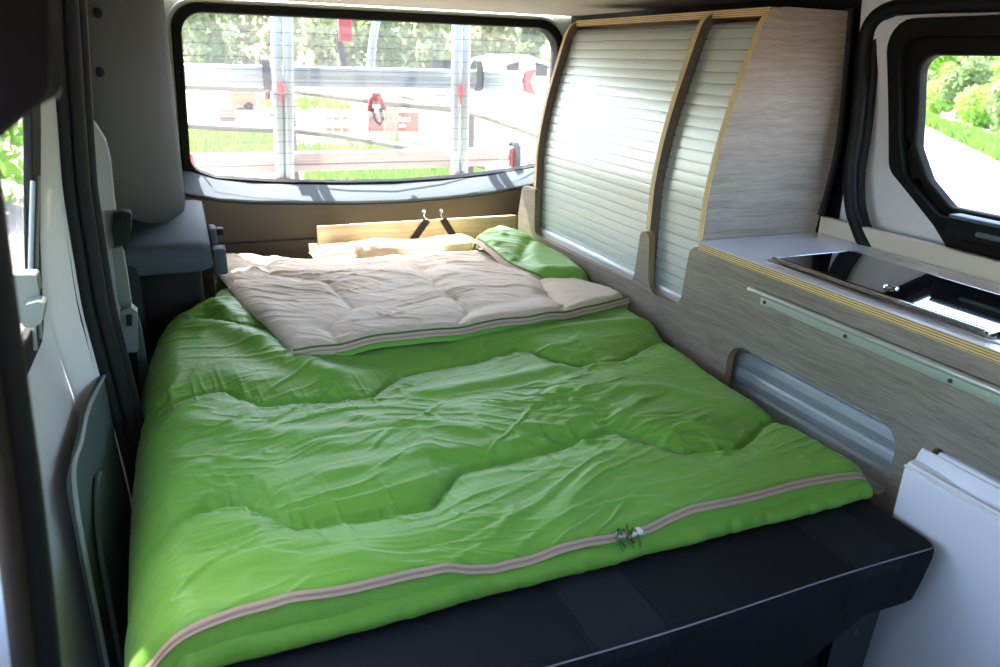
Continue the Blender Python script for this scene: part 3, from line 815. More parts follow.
def ridge(n, p=1.6):
    return 1-np.abs(n)**(1/p)*2
def wrinkle(X, Y, seed, amp=1., ang=-.22):
    wx = X+.06*vnoise(X*2.6, Y*2.6, seed+1)+.018*vnoise(X*9, Y*9, seed+7); wy = Y+.06*vnoise(X*2.9, Y*2.4, seed+2)+.014*vnoise(X*8, Y*8, seed+8)
    def rot(a):
        c, s_ = math.cos(a), math.sin(a); return wx*c-wy*s_, wx*s_+wy*c
    u, w = rot(ang); u2, w2 = rot(ang-.35); u3, w3 = rot(ang+.55)
    m1 = sstep(-.35, .5, vnoise(X*4.2, Y*4.2, seed+3)); m2 = sstep(-.25, .45, vnoise(X*6, Y*6, seed+4)); m3 = sstep(-.1, .5, vnoise(X*5, Y*5, seed+5))
    def crease(n, w_): return np.exp(-(n/w_)**2)
    sg = np.where(vnoise(X*5, Y*5, seed+6) > -.15, 1., -.9)
    sg = sstep(-.5, .2, vnoise(X*5, Y*5, seed+6))*1.8-.8
    r1 = vnoise(u*2.4, w*8, seed+10)
    c1 = crease(vnoise(u*2.6, w*9.5, seed+14), .15)
    c2 = crease(vnoise(u2*4.2, w2*19, seed+11), .17)
    c3 = crease(vnoise(u*8, w*40, seed+12), .24)
    c4 = crease(vnoise(u3*4.5, w3*21, seed+13), .15)
    c5 = crease(vnoise(u3*13, w3*46, seed+15), .22)
    c6 = crease(vnoise(u*15, w*75, seed+16), .3)
    return amp*(.0034*r1+.0040*c1*(.25+.75*m1)*sg+.0040*c2*m2+.0028*c3*(.3+.7*m1)+.0036*c4*m3+.0022*c5*(.2+.8*m2)+.0010*c6*(.3+.7*m3))
FOLDS = [(pl([(167, 337), (224, 342), (281, 367), (330, 381)], .53), .035, .016),
         (pl([(200, 300), (240, 330), (262, 352)], .54), .03, .010),
         (pl([(300, 440), (420, 425), (480, 432)], .53), .02, .006),
         (pl([(430, 395), (560, 372), (640, 362)], .53), .022, .007),
         (pl([(330, 480), (420, 455), (520, 440)], .53), .02, .006),
         (pl([(560, 395), (660, 392), (760, 415)], .53), .022, .007),
         (pl([(470, 345), (560, 335), (650, 330)], .54), .022, .008),
         (pl([(190, 430), (330, 450)], .53), .03, .006),
         (pl([(560, 520), (600, 470)], .53), .025, .006), (pl([(330, 570), (480, 520)], .53), .03, .006), (pl([(180, 590), (300, 550)], .53), .03, .007)]
def bag_core(X, Y):
    d = seam_d(X, Y); ad = np.abs(d)
    z = .537+.006*sstep(.35, -.1, X)+.022*sstep(1.15, 1.9, Y)+.012*sstep(.75, 1.08, X)*sstep(1.1, 1.6, Y)
    z = z-.016*np.exp(-(ad/.055)**2)-.009*np.exp(-(ad/.009)**2)
    z = z+.0032*np.exp(-(vnoise(X*22+d*3, Y*6, 77)/.2)**2)*np.exp(-(ad/.07)**2)+.0024*np.exp(-(vnoise(X*48+d*6, Y*12, 78)/.25)**2)*np.exp(-(ad/.045)**2)
    # vertical tack lines half way along each quilt cell
    z = z+.010*vnoise(X*2.3, Y*2.6, 31)+wrinkle(X, Y, 100, 1.0)
    for f in FOLDS: z = z+fold(X, Y, *f)
    return z
def edge(d, r, drop):
    t = np.clip(1-d/r, 0, 1)
    return drop*(1-np.sqrt(np.clip(1-t*t, 0, 1)))
def bag_z(X, Y):
    z = bag_core(X, Y)
    dl = X-bag_left(Y); dr = bag_right(Y)-X; df = Y-YF-.004*vnoise(X*14, X*0+.5, 9)
    el = edge(dl, .105, .155*sstep(2.05, 1.85, Y)+.05)
    er = edge(dr, .05, .06)
    ef = edge(df, .030, .052)
    z2 = z-el-er-ef
    lim = np.where(X > -.064, .4835, .36)
    return np.maximum(z2, lim)
def cluster(n, a, b, e0=.18, e1=.18):
    t = np.linspace(0, 1, n)
    w = 1/(1+6*np.exp(-(t/e0*2.2)**2)*1.0+6*np.exp(-((1-t)/e1*2.2)**2))
    c = np.cumsum(w); c = (c-c[0])/(c[-1]-c[0]); return a+(b-a)*c
def loft_np(X, Y, Z):
    r, c = X.shape; mb = MB()
    mb.v = list(zip(X.ravel().tolist(), Y.ravel().tolist(), Z.ravel().tolist()))
    idx = np.arange(r*c).reshape(r, c)
    q = np.stack([idx[:-1, :-1], idx[:-1, 1:], idx[1:, 1:], idx[1:, :-1]], -1).reshape(-1, 4)
    mb.f = [tuple(t) for t in q.tolist()]; mb.mi = [0]*len(mb.f); return mb
ys = cluster(560, YF, 2.33, .12, .02); sv = cluster(560, 0, 1, .10, .08)
Yg, Sg = np.meshgrid(ys, sv, indexing='ij')
Xg = bag_left(Yg)+(bag_right(Yg)-bag_left(Yg))*Sg
Zg = bag_z(Xg, Yg)
mb = loft_np(Xg, Yg, Zg)
obj('quilted_shell', mb, 'green', sb, smooth=180, fixn=False)
# rolled under edge of the lower layer along the front
xs_ = np.linspace(-.135, 1.043, 330)
fe = YF+.004*vnoise(xs_*14, xs_*0+.5, 9)
rows = []
for x, y in zip(xs_, fe):
    ax_ = np.array([x]); w = float(.0030*vnoise(ax_*30, ax_*0+.3, 3)[0]+.0022*vnoise(ax_*71, ax_*0+.8, 6)[0]); h = float(.004*vnoise(ax_*17, ax_*0+.1, 8)[0])
    e = 1-min(1, max(0, (x-1.02)/.023))**2; e2 = min(1, (x+.135)/.03); e = .25+.75*e*(.3+.7*e2); zb_ = .4835-.085*float(sstep(-.055, -.14, np.array([x]))[0])
    rows.append([(x, y+.02, zb_), (x, y+.002, zb_), (x, y-.006*e+w*.6, zb_+.0015), (x, y-.010*e+w, zb_+.008*e), (x, y-.010*e+w*1.3, zb_+.016*e+h*.4), (x, y-.006*e+w, zb_+.024*e+h), (x, y+.001, zb_+.030*e+h), (x, y+.010, zb_+.034*e)])
mb = MB().loft(rows); obj('front_hem', mb, 'green', sb, smooth=180)

# front zipper: two tapes with a row of teeth between
def on_bag(x, y, up=0.): return Vector((x, y, float(bag_z(np.array([x]), np.array([y]))[0])+up))
xz_ = np.concatenate([np.linspace(-.152, -.12, 14), np.linspace(-.117, 1.046, 220)])
zp = []; ac = []
for x in xz_:
    y = YF+.013+.0025*math.sin(x*11)+.002*math.sin(x*29+1)
    if x < -.10: y += (-.10-x)*.25
    p = on_bag(x, y); zp.append(p); ac.append(Vector((0, .78, .62)))
# smooth the heights so the tape runs evenly
for _ in range(6):
    zp = [zp[0]]+[(zp[i-1]+zp[i]*2+zp[i+1])/4 for i in range(1, len(zp)-1)]+[zp[-1]]
zp = [p+Vector((0, -.003, .0032)) for p in zp]
mb = MB().ribbon(zp, ac, .0125, .0016); zipo = obj('zipper', mb, 'tape', sb, smooth=60)
mb = MB().ribbon([p+Vector((0, -.0009, .0011)) for p in zp], ac, .0030, .0014); obj('zipper_teeth', mb, 'teeth', zipo, smooth=60)
k0 = min(range(len(zp)), key=lambda i: abs(zp[i].x-.538)); k1 = min(range(len(zp)), key=lambda i: abs(zp[i].x-.565))
for kk, m_, dx in ((k0, 'slider', .012), (k1, 'white_text', .016)):
    c = zp[kk]; mb = MB().rbox(c+Vector((-dx*.6, -.007, -.001)), c+Vector((dx*.6, .006, .006)), .002)
    obj('zipper_slider', mb, m_, zipo)
c = (zp[k0]+zp[k1])/2
mb = MB()
for q in range(7):
    a = random.uniform(0, 6.28); b = c+Vector((random.uniform(-.012, .012), random.uniform(-.006, .006), .002))
    mb.tube(catmull([b, b+Vector((math.cos(a)*.008, math.sin(a)*.006, .007)), b+Vector((math.cos(a)*.014, math.sin(a)*.010-.006, -.003)), b+Vector((math.cos(a)*.010, -.016, -.012))], 4), .0016, 6)
obj('drawcord', mb, 'green_dark', zipo)

# ---- beige flap folded back over the top half
def coons(A, B, C, D, nu, nv, eu=.1, ev=.1):
    """patch between 4 border polylines: A front, B rear, C left, D right"""
    def res(pl_, t):
        p = np.array(pl_, float); L = np.concatenate([[0], np.cumsum(np.hypot(*np.diff(p, axis=0).T))]); L /= L[-1]
        return np.stack([np.interp(t, L, p[:, 0]), np.interp(t, L, p[:, 1])], -1)
    u = cluster(nu, 0, 1, eu, eu); v = cluster(nv, 0, 1, ev, ev)
    a = res(A, u); b = res(B, u); c = res(C, v); d = res(D, v)
    U, V = np.meshgrid(u, v, indexing='ij')
    out = (1-V)[..., None]*a[:, None]+V[..., None]*b[:, None]+(1-U)[..., None]*c[None]+U[..., None]*d[None]
    out -= ((1-U)*(1-V))[..., None]*a[0]+(U*(1-V))[..., None]*a[-1]+((1-U)*V)[..., None]*b[0]+(U*V)[..., None]*b[-1]
    return out[..., 0], out[..., 1], U, V
def dense(pts, n=10): return [tuple(p)[:2] for p in catmull([(a, b, 0) for a, b in pts], n)]
zf = .603
fA = dense([P(x, y, Z=z)[:2] for x, y, z in ((293, 352, .572), (330, 346, .575), (400, 334, .58), (450, 327, .585), (500, 317, .59), (550, 309, .595), (600, 299, .60))]+[(1.072, 1.625)])
fC = dense([P(x, y, Z=z)[:2] for x, y, z in ((293, 352, .572), (271, 328, .575), (244, 302, .58), (226, 278, .585), (209, 254, .587))])
fD = dense([(1.072, 1.625), (1.082, 1.70), (1.06, 1.80), (1.00, 1.95), (.96, 2.08), (.935, 2.20), (.92, 2.32)])
fB = dense([fC[-1], (.15, fC[-1][1]+.01), (.25, 2.37), (.38, 2.34), (.6, 2.33), (.8, 2.325), (.92, 2.32)])
Xf, Yf, Uf, Vf = coons(fA, fB, fC, fD, 300, 240)
def pld(X, Y, pts):
    d = np.full(X.shape, 9.)
    for (x0, y0), (x1, y1) in zip(pts, pts[1:]):
        L2 = (x1-x0)**2+(y1-y0)**2
        t = np.clip(((X-x0)*(x1-x0)+(Y-y0)*(y1-y0))/L2, 0, 1)
        d = np.minimum(d, np.hypot(X-x0-t*(x1-x0), Y-y0-t*(y1-y0)))
    return d
FS = [pl(q, zf) for q in ([(262, 250), (270, 268), (328, 277), (351, 298), (328, 321), (346, 345)], [(420, 255), (438, 283), (452, 288), (470, 302), (458, 318), (490, 330)], [(540, 270), (548, 285), (565, 298), (560, 310)],
                          [(228, 272), (262, 270)], [(351, 298), (400, 300), (452, 288)], [(470, 302), (520, 296), (548, 285)])]
def flap_top(X, Y):
    z = .590+.004*vnoise(X*3, Y*3, 41)-.026*sstep(1.95, 2.3, Y)*sstep(.15, .45, X)+.006*sstep(.7, 1.05, X)*sstep(2.1, 1.6, Y)-.004*sstep(.35, .05, X)
    for s in FS[:3]:
        d = pld(X, Y, s); z = z-.009*np.exp(-(d/.03)**2)-.004*np.exp(-(d/.007)**2)+.003*vnoise(X*30, Y*30, 45)*np.exp(-(d/.05)**2)
    for s in FS[3:]:
        d = pld(X, Y, s); z = z-.004*np.exp(-(d/.03)**2)
    return z+wrinkle(X, Y, 300, .9, .25)+.008*vnoise(X*3.1, Y*3.3, 47)
def dist_border(X, Y): return pld(X, Y, fA), pld(X, Y, fB), pld(X, Y, fC), pld(X, Y, fD)
dA, dB, dC, dD = dist_border(Xf, Yf)
Zf = flap_top(Xf, Yf)-edge(dA, .022, .030)-edge(dC, .040, .024)-edge(dB, .04, .02)-edge(dD, .04, .035)
Zf = np.maximum(Zf, bag_core(Xf, Yf)+.001)
mb = loft_np(Xf, Yf, Zf); flap = obj('folded_flap', mb, 'tan', sb, smooth=180, fixn=False)
# zipper tape and green piping along the front edge of the flap
ed = [Vector((x, y, z)) for x, y, z in zip(Xf[:, 0], Yf[:, 0], Zf[:, 0])]
ed = ed[::3]
tp_ = [];
for i, p in enumerate(ed):
    zt = float(flap_top(np.array([p.x]), np.array([p.y+.02]))[0]); tp_.append(Vector((p.x, p.y-.004+.002*math.sin(p.x*31), zt-.018+.0022*math.sin(p.x*23+1)+.0015*math.sin(p.x*57))))
for _ in range(10): tp_ = [tp_[0]]+[(tp_[i-1]+tp_[i]*2+tp_[i+1])/4 for i in range(1, len(tp_)-1)]+[tp_[-1]]
mb = MB().ribbon(tp_, Vector((0, .45, .89)), .0155, .003); obj('zipper_tape', mb, 'tape', flap, smooth=60)
mb = MB().ribbon([p+Vector((0, -.0022, .000)) for p in tp_], Vector((0, .45, .89)), .0035, .0012); obj('zipper_teeth', mb, 'teeth', flap, smooth=60)
mb = MB().tube([p+Vector((0, .003, .0088)) for p in tp_], .0024, 8); obj('piping', mb, 'green_dark', flap, smooth=60)
# dark underside lip where the flap lifts at the right end
mb = MB().ribbon([p+Vector((0, .003, -.016)) for p in tp_], Vector((0, .35, .93)), .014, .004); obj('flap_underside', mb, 'green', flap, smooth=60)

# ---- green corner of the lower layer folded over at the head end
cA = dense([(.945, 1.86), (.985, 1.835), (1.03, 1.825), (1.078, 1.83)])
cB = dense([(.895, 2.345), (.95, 2.39), (1.0, 2.41), (1.045, 2.405)])
cC = dense([(.945, 1.86), (.905, 1.94), (.882, 2.04), (.878, 2.15), (.884, 2.26), (.895, 2.345)])
cD = dense([(1.078, 1.83), (1.088, 1.95), (1.088, 2.15), (1.08, 2.3), (1.045, 2.405)])
Xc, Yc, Uc, Vc = coons(cA, cB, cC, cD, 110, 160)
zc_ = .612+.008*sstep(1.8, 2.3, Yc)+.010*vnoise(Xc*8, Yc*7, 61)+wrinkle(Xc, Yc, 500, 1.2, .8)
for s in (pl([(530, 240), (520, 255), (545, 268)], .62), pl([(500, 245), (525, 252)], .62)):
    d = pld(Xc, Yc, s); zc_ = zc_-.010*np.exp(-(d/.02)**2)
dd = [pld(Xc, Yc, q) for q in (cA, cB, cC, cD)]
zc_ = zc_-edge(dd[0], .05, .05)-edge(dd[1], .05, .05)-edge(dd[2], .03, .028)-edge(dd[3], .05, .06)
mb = loft_np(Xc, Yc, zc_); cf = obj('folded_corner', mb, 'green', sb, smooth=180, fixn=False)
ep = [Vector((x, y, z+.004)) for x, y, z in zip(Xc[0, ::3], Yc[0, ::3], zc_[0, ::3])]
for _ in range(8): ep = [ep[0]]+[(ep[i-1]+ep[i]*2+ep[i+1])/4 for i in range(1, len(ep)-1)]+[ep[-1]]
mb = MB().ribbon([p+Vector((-.002, 0, .004)) for p in ep], Vector((.5, 0, .86)), .016, .004); obj('zipper_tape', mb, 'tape', cf, smooth=60)
mb = MB().tube([p+Vector((.005, 0, .012)) for p in ep], .0025, 8); obj('piping', mb, 'green_dark', cf, smooth=60)

# ---- lining bunched up at the head end
bX = np.linspace(.36, .95, 140); rows = []
for x in bX:
    e = 1-((x-.655)/.296)**12
    h = .579+.008*float(vnoise(np.array([x*7]), np.array([.2]), 71)[0])+.003*float(vnoise(np.array([x*22]), np.array([.7]), 72)[0])
    yf = 2.37+.012*float(vnoise(np.array([x*5]), np.array([.9]), 73)[0])
    h = .5+(h-.5)*max(.2, e)**.3
    rows.append([(x, yf-.02, .52), (x, yf-.006, .555), (x, yf, h-.022), (x, yf+.006, h-.008), (x, yf+.02, h), (x, yf+.07, h+.003), (x, yf+.13, h-.002), (x, yf+.16, h-.012), (x, yf+.17, .49)])
mb = MB().loft(rows); obj('bunched_lining', mb, 'tan', sb, smooth=180)
mb = MB().rbox((.345, 2.40, .575), (.372, 2.405, .603), .002); obj('care_label', mb, 'white_text', sb)

# ================================================================== OUTSIDE
GZ = -.5
mb = MB(); n = 60
mb.add([(-120, -60, GZ), (220, -60, GZ), (220, 260, GZ), (-120, 260, GZ)], [(0, 1, 2, 3)])
S(obj('ground', mb, 'ground'), 'pale sunlit earth ground around the camper van', 'ground')

# bicycle carrier on the tailgate
bc = thing('bicycle_carrier', 'aluminium bicycle carrier with red clamps behind the rear window', 'bicycle carrier', (.7, 3.05, .7))
CY_ = 3.05
def pp(x, y, Y=CY_): return Vector(P(x, y, Y=Y))
for a, b in (((274, -20), (280.5, 184)), ((287.5, -20), (289.5, 184)), ((457, -20), (454.5, 176)), ((467.5, -20), (463.5, 176))):
    q0, q1 = pp(*a), pp(*b)
    mb = MB().tube([q0, q1], .0185, 14); obj('upright_post', mb, 'carrier', bc)
for zc, m_, x1 in ((1.095, 'carrier', 1.40), (.772, 'red_rail', 1.345)):
    mb = MB(); h = .036
    pr = [(3.085, zc-h), (3.085, zc-.012), (3.092, zc-.008), (3.092, zc+.006), (3.085, zc+.010), (3.085, zc+h), (3.115, zc+h+.004), (3.145, zc+h), (3.145, zc-h)]
    mb.loft([[(x, y, z) for y, z in pr] for x in (.035, .4, .8, x1)], close=True)
    mb.f += [tuple(range(9)), tuple(27+i for i in range(9))[::-1]]; mb.mi += [0, 0]
    obj('wheel_rail', mb, m_, bc, smooth=30)
    for xe, sg in ((.035, -1), (x1, 1)):
        mb = MB().plate([(xe, zc-.04), (xe+sg*.012, zc-.045), (xe+sg*.055, zc-.055), (xe+sg*.028, zc), (xe+sg*.055, zc+.05), (xe+sg*.012, zc+.045), (xe, zc+.04)], [], xz, 3.075, 3.15, (0, 0, 0))
        obj('end_cap', mb, 'red', bc, bevel=.004)
mb = MB().tube(catmull([pp(384, -10), pp(378, 15), pp(373, 40), pp(370.5, 68)], 8), .016, 12); obj('frame_arm', mb, 'carrier', bc)
def lump(x, y, w, h, name, m_, par, Y=3.03, d=.03):
    c = pp(x, y, Y); s = Y/F
    mb = MB().rbox(c-Vector((w*s/2, d/2, h*s/2)), c+Vector((w*s/2, d/2, h*s/2)), .010, 3); return obj(name, mb, m_, par)
k = lump(345, 30, 13, 21, 'frame_clamp', 'red', bc); mb = MB().ribbon([pp(339, 30, 3.04), pp(340, 45, 3.04), pp(344, 66, 3.04)], Vector((1, 0, 0)), .022, .005); obj('strap', mb, 'trim_blue', k)
k = lump(376.5, 97, 9, 9, 'frame_clamp', 'red', bc)
mb = MB().tube([pp(x, y, 3.02) for x, y in ((369, 112), (371, 100), (376, 95), (381, 100), (384, 110))], .010, 8); obj('jaw', mb, 'red', k)
mb = MB().ribbon([pp(x, y, 3.02) for x, y in ((372, 108), (374, 118), (379, 125), (382, 120), (380, 108))], Vector((0, 1, 0)), .03, .012); obj('strap', mb, 'rubber', k)
for x, y, w, h in ((281, 88, 8, 11), (460.5, 90, 7, 11)):
    k = lump(x, y, w, h, 'clamp_knob', 'red', bc, 3.025, .03); mb = MB().tube([pp(x, y+5, 3.02), pp(x+.6, y+15, 3.02)], .005, 8); obj('knob_lever', mb, 'red', k)
lump(267.5, 95, 5, 9, 'clamp_knob', 'red', bc, 3.03)
lump(283, 181, 14, 6, 'post_foot', 'red', bc, 3.04, .06); lump(459, 176, 12, 6, 'post_foot', 'red', bc, 3.04, .06)
for x, y, w in ((266.5, 76, 7), (479, 77, 7), (516, 158, 7)):
    c = pp(x, y, 3.08); h = .045
    pts = [(c.x, 3.16, c.z+.03), (c.x, 3.13, c.z+h+.012), (c.x, 3.10, c.z+h+.022), (c.x, 3.074, c.z+h), (c.x, 3.066, c.z), (c.x, 3.074, c.z-h), (c.x, 3.10, c.z-h-.01)]
    mb = MB().ribbon(catmull(pts, 5), Vector((1, 0, 0)), .030, .006); obj('wheel_strap', mb, 'rubber', bc)
mb = MB().tube([pp(269, 115), pp(283, 116)], .010, 8); obj('post_bracket', mb, 'carrier', bc)
mb = MB().tube([pp(283.5, 95, 3.06), pp(285.5, 165, 3.06)], .006, 8); obj('tie_rod', mb, 'gal', bc)
for xx in (.15, 1.25):
    mb = MB().rbox((xx, 2.85, .64), (xx+.03, 3.14, .67), .004).rbox((xx, 3.11, .67), (xx+.03, 3.14, .735), .004); obj('mount_arm', mb, 'carrier', bc)

# olive pipe railing beside the road
rl_ = thing('pipe_railing', 'two-rail olive pipe railing bending past behind the bicycle carrier', 'railing', P(300, 91, Z=.8)[:2]+(GZ,))
tops = [(150, 85), (187, 87), (264, 89.5), (291, 90.5), (361, 99.5), (450, 108.5), (471, 111), (534, 131), (575, 147)]
lows = [(150, 123), (189, 126), (264, 130), (294, 131), (344, 136.5), (390, 144.5), (440, 153.5), (480, 164), (515, 176)]
pt = [P(x, y, Z=.80) for x, y in tops]; plo = [P(x, y, Z=.42) for x, y in lows]
mb = MB().tube(catmull(pt, 4), .034, 10); obj('top_rail', mb, 'gal', rl_)
mb = MB().tube(catmull(plo, 4), .034, 10); obj('lower_rail', mb, 'gal', rl_)
for i in (0, 3, 6):
    x, y, z = pt[i]; mb = MB().tube([(x, y, GZ), (x, y, .80)], .03, 10); obj('post', mb, 'gal', rl_)

# crowd barrier
def on(x, y): return Vector(P(x, y, Z=GZ))
a = on(292, 137); b = on(367, 139); zt = P(330, 122, Y=(a.y+b.y)/2)[2]
cb = thing('crowd_barrier', 'grey metal crowd barrier standing on pale ground behind the railing', 'barrier', ((a.x+b.x)/2, (a.y+b.y)/2, GZ))
A0, B0 = a+Vector((0, 0, .25)), b+Vector((0, 0, .25)); A1 = Vector((a.x, a.y, zt)); B1 = Vector((b.x, b.y, zt))
mb = MB().tube([A0, A1, B1, B0], .03, 8, closed=True); obj('frame', mb, 'galv', cb)
for k in range(1, 16):
    t = k/16; mb = MB().tube([A0.lerp(B0, t), A1.lerp(B1, t)], .012, 6); obj('bar', mb, 'galv', cb)
for q in (a, b):
    mb = MB().tube([q+Vector((0, -.3, .01)), q+Vector((0, 0, .25)), q+Vector((0, .3, .01))], .025, 6); obj('foot', mb, 'galv', cb)
# red banner on a stand
Yb = on(395, 138).y
bn = thing('red_banner', 'red banner with white lettering on two legs beside the crowd barrier', 'banner', (on(398, 138).x, Yb, GZ))
q = [Vector(P(x, y, Y=Yb)) for x, y in ((368, 113), (419, 112), (419, 132), (368, 132))]
mb = MB().plate([(v.x, v.z) for v in q], [], xz, Yb-.02, Yb+.02, (0, 0, 0)); pnl = obj('panel', mb, 'banner', bn)
random.seed(3)
mb = MB()
for row, (y0, y1, xa, xb) in enumerate(((117.5, 121.5, 383, 411), (124.5, 127, 385, 405))):
    x = xa
    while x < xb:
        w = random.uniform(1.0, 1.9)
        p0 = P(x, y1, Y=Yb-.03); p1 = P(x+w, y0+random.choice((-1.2, 0, 0, 0)), Y=Yb-.03)
        mb.box((p0[0], Yb-.03, p0[2]), (p1[0], Yb-.021, p1[2])); x += w+random.uniform(.7, 1.1)
obj('lettering', mb, 'white_text', pnl)
for x in (370, 417):
    t = Vector(P(x, 130, Y=Yb)); mb = MB().tube([(t.x, Yb+.05, GZ), (t.x, Yb+.05, t.z)], .04, 8); obj('leg', mb, 'galv', bn)
# planks propped before the banner
for i, x in enumerate((384, 389, 394)):
    p0 = on(x, 143); mb = MB().rbox((p0.x, p0.y-.05, GZ+.0), (p0.x+.09, p0.y, GZ+.75), .01)
    tag(obj('plank', mb, 'plank'), 'upright brown plank, %s of three in front of the red banner' % ('left', 'middle', 'right')[i], 'plank', 'planks in front of the banner')
# orange trailer
c = on(245, 110); s = c.y/F
ot = thing('orange_trailer', 'faded orange tipping trailer far off on the pale ground', 'trailer', tuple(c))
mb = MB().rbox((c.x-12*s, c.y, GZ+.12), (c.x+11*s, c.y+1.6, GZ+.60), .05); obj('tray', mb, 'orange', ot)
mb = MB().box((c.x-17*s, c.y+.7, GZ+.10), (c.x+14*s, c.y+.85, GZ+.15)); obj('drawbar', mb, 'orange', ot)
for dy in (0, 1.5):
    mb = MB().tube([(c.x+4*s, c.y+dy-.08, GZ+.12), (c.x+4*s, c.y+dy+.08, GZ+.12)], .12, 16); obj('wheel', mb, 'rubber', ot)
# wooden crate
c = on(228, 121); s = c.y/F
cr = thing('wooden_crate', 'slatted brown crate on the ground below the orange trailer', 'crate', tuple(c))
for k in range(4):
    mb = MB().rbox((c.x-7*s, c.y, GZ+.02+k*.09), (c.x+7*s, c.y+.4, GZ+.08+k*.09), .008); obj('slat', mb, 'plank', cr)
for dx in (-6.5, 6.5):
    mb = MB().box((c.x+dx*s-.03, c.y-.02, GZ), (c.x+dx*s+.03, c.y, GZ+.38)); obj('corner_post', mb, 'plank', cr)
# barrels
for i, x in enumerate((336, 345, 354)):
    c = on(x, 139.5)+Vector((0, .8, 0)); h = .42
    mb = MB().tube([(c.x, c.y, GZ), (c.x, c.y, GZ+.08), (c.x, c.y, GZ+h*.5), (c.x, c.y, GZ+h-.06), (c.x, c.y, GZ+h)], [.07, .08, .085, .08, .07], 16)
    tag(obj('barrel', mb, 'plank'), 'small brown barrel behind the crowd barrier, %s of three' % ('left', 'middle', 'right')[i], 'barrel', 'barrels behind the crowd barrier')
# houses to the right
def house(x0, x1, yb, yt, Y, dep, label, m1, m2, name='house'):
    a = Vector(P(x0, yb, Y=Y)); b = Vector(P(x1, yb, Y=Y)); zt = P((x0+x1)/2, yt, Y=Y)[2]
    t = thing(name, label, 'house', (a.x, Y, GZ))
    mb = MB().box((a.x, Y, GZ), (b.x, Y+dep, zt)); w = obj('wall', mb, m1, t)
    mx = (a.x+b.x)/2; hh = (b.x-a.x)*.16
    mb = MB().plate([(a.x-.4, zt), (mx, zt+hh), (b.x+.4, zt), (b.x+.4, zt+.15), (mx, zt+hh+.18), (a.x-.4, zt+.15)], [], xz, Y-.4, Y+dep+.4, (0, 0, 0)); obj('roof', mb, m2, t)
    mb = MB().plate([(a.x, zt), (mx, zt+hh), (b.x, zt)], [], xz, Y, Y+.1, (0, 0, 0)); obj('gable', mb, m1, t)
    for f in (.25, .65):
        xx = a.x+(b.x-a.x)*f; mb = MB().box((xx, Y-.05, GZ+.9), (xx+.7, Y, GZ+1.6)); obj('window', mb, 'trim_grey', t)
house(488, 560, 66, 72, 38, 5, 'pale house with light blue roof beyond the right end of the carrier', 'wallcream', 'roofblue')
house(425, 452, 108, 98, 30, 4, 'low cream shed seen between the carrier posts', 'wallcream', 'wallcream', 'shed')
# mesh fence panel
Yf_ = 11.
wf = thing('fence_panel', 'grey mesh fence panel near the right end of the bicycle carrier', 'fence', tuple(P(536, 112, Y=Yf_)[:2])+(GZ,))
for x in (524, 532, 540, 548):
    t = P(x, 78, Y=Yf_); mb = MB().tube([(t[0], Yf_, GZ), (t[0], Yf_, t[2])], .02, 6); obj('bar', mb, 'galv', wf)
for y in (80, 97, 112):
    p0 = P(522, y, Y=Yf_); p1 = P(550, y, Y=Yf_); mb = MB().tube([(p0[0], Yf_, p0[2]), (p1[0], Yf_, p0[2])], .016, 6); obj('bar', mb, 'galv', wf)

# vegetation
rng = np.random.default_rng(11)
def leaves(mb, centres, radii, n, size, flat=.8):
    c = np.array(centres); r = np.array(radii); k = rng.choice(len(c), n, p=r**2/np.sum(r**2))
    d = rng.normal(size=(n, 3)); d /= np.linalg.norm(d, axis=1)[:, None]
    rad = r[k]*(rng.random(n)**.33*.55+.5)
    p = c[k]+d*rad[:, None]*np.array([1, 1, flat])
    a = rng.normal(size=(n, 3)); a /= np.linalg.norm(a, axis=1)[:, None]
    b = np.cross(a, rng.normal(size=(n, 3))); b /= np.linalg.norm(b, axis=1)[:, None]
    s = size*(.6+.8*rng.random(n))[:, None]
    q = np.stack([p-a*s, p-b*s*.55, p+a*s, p+b*s*.55], 1).reshape(-1, 3)
    o = len(mb.v); mb.v += [tuple(t) for t in q.tolist()]
    mb.f += [(o+i*4, o+i*4+1, o+i*4+2, o+i*4+3) for i in range(n)]; mb.mi += [0]*n
def tree(x, y, h, r, m_, n, size, label, group, cat='tree', name='deciduous_tree', trunk=True, low=.0):
    t = thing(name, label, cat, (x, y, GZ), group)
    nb = 9; cs = []; rs = []
    for k in range(nb):
        zz = GZ+h*(low+(.97-low)*(k+.5)/nb); w = r*(1-abs((k+.5)/nb-.42)*1.1)
        a = rng.random()*6.28
        cs.append((x+math.cos(a)*w*.5, y+math.sin(a)*w*.5, zz)); rs.append(max(.3*r, w*.62))
    mb = MB(); leaves(mb, cs, rs, n, size); obj('crown', mb, m_, t, fixn=False, smooth=180)
    if trunk:
        mb = MB().tube([(x, y, GZ), (x+.05, y, GZ+h*.3), (x, y, GZ+h*.75)], [r*.09, r*.07, r*.03], 8); obj('trunk', mb, 'bark', t)
ORD = ['first', 'second', 'third', 'fourth', 'fifth', 'sixth', 'seventh', 'eighth', 'ninth', 'tenth', 'eleventh', 'twelfth']
for i in range(10):
    Y = 46+rng.random()*5; x = (-.02+.068*i)*Y+rng.random()*.2
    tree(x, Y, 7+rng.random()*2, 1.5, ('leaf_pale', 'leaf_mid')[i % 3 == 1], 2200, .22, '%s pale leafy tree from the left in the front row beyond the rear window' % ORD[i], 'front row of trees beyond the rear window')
def treeline(pts, h, r, n, size, m_, label):
    cs = []; rs = []
    for x, y in pts:
        for k in range(7):
            cs.append((x+rng.normal()*r*.4, y+rng.normal()*r*.4, GZ+h*(k+.4)/7*(.85+.3*rng.random()))); rs.append(r*(.6+.5*rng.random()))
    mb = MB(); leaves(mb, cs, rs, n, size); tag(obj('treeline', mb, m_, fixn=False, smooth=180), label, 'trees', kind='stuff')
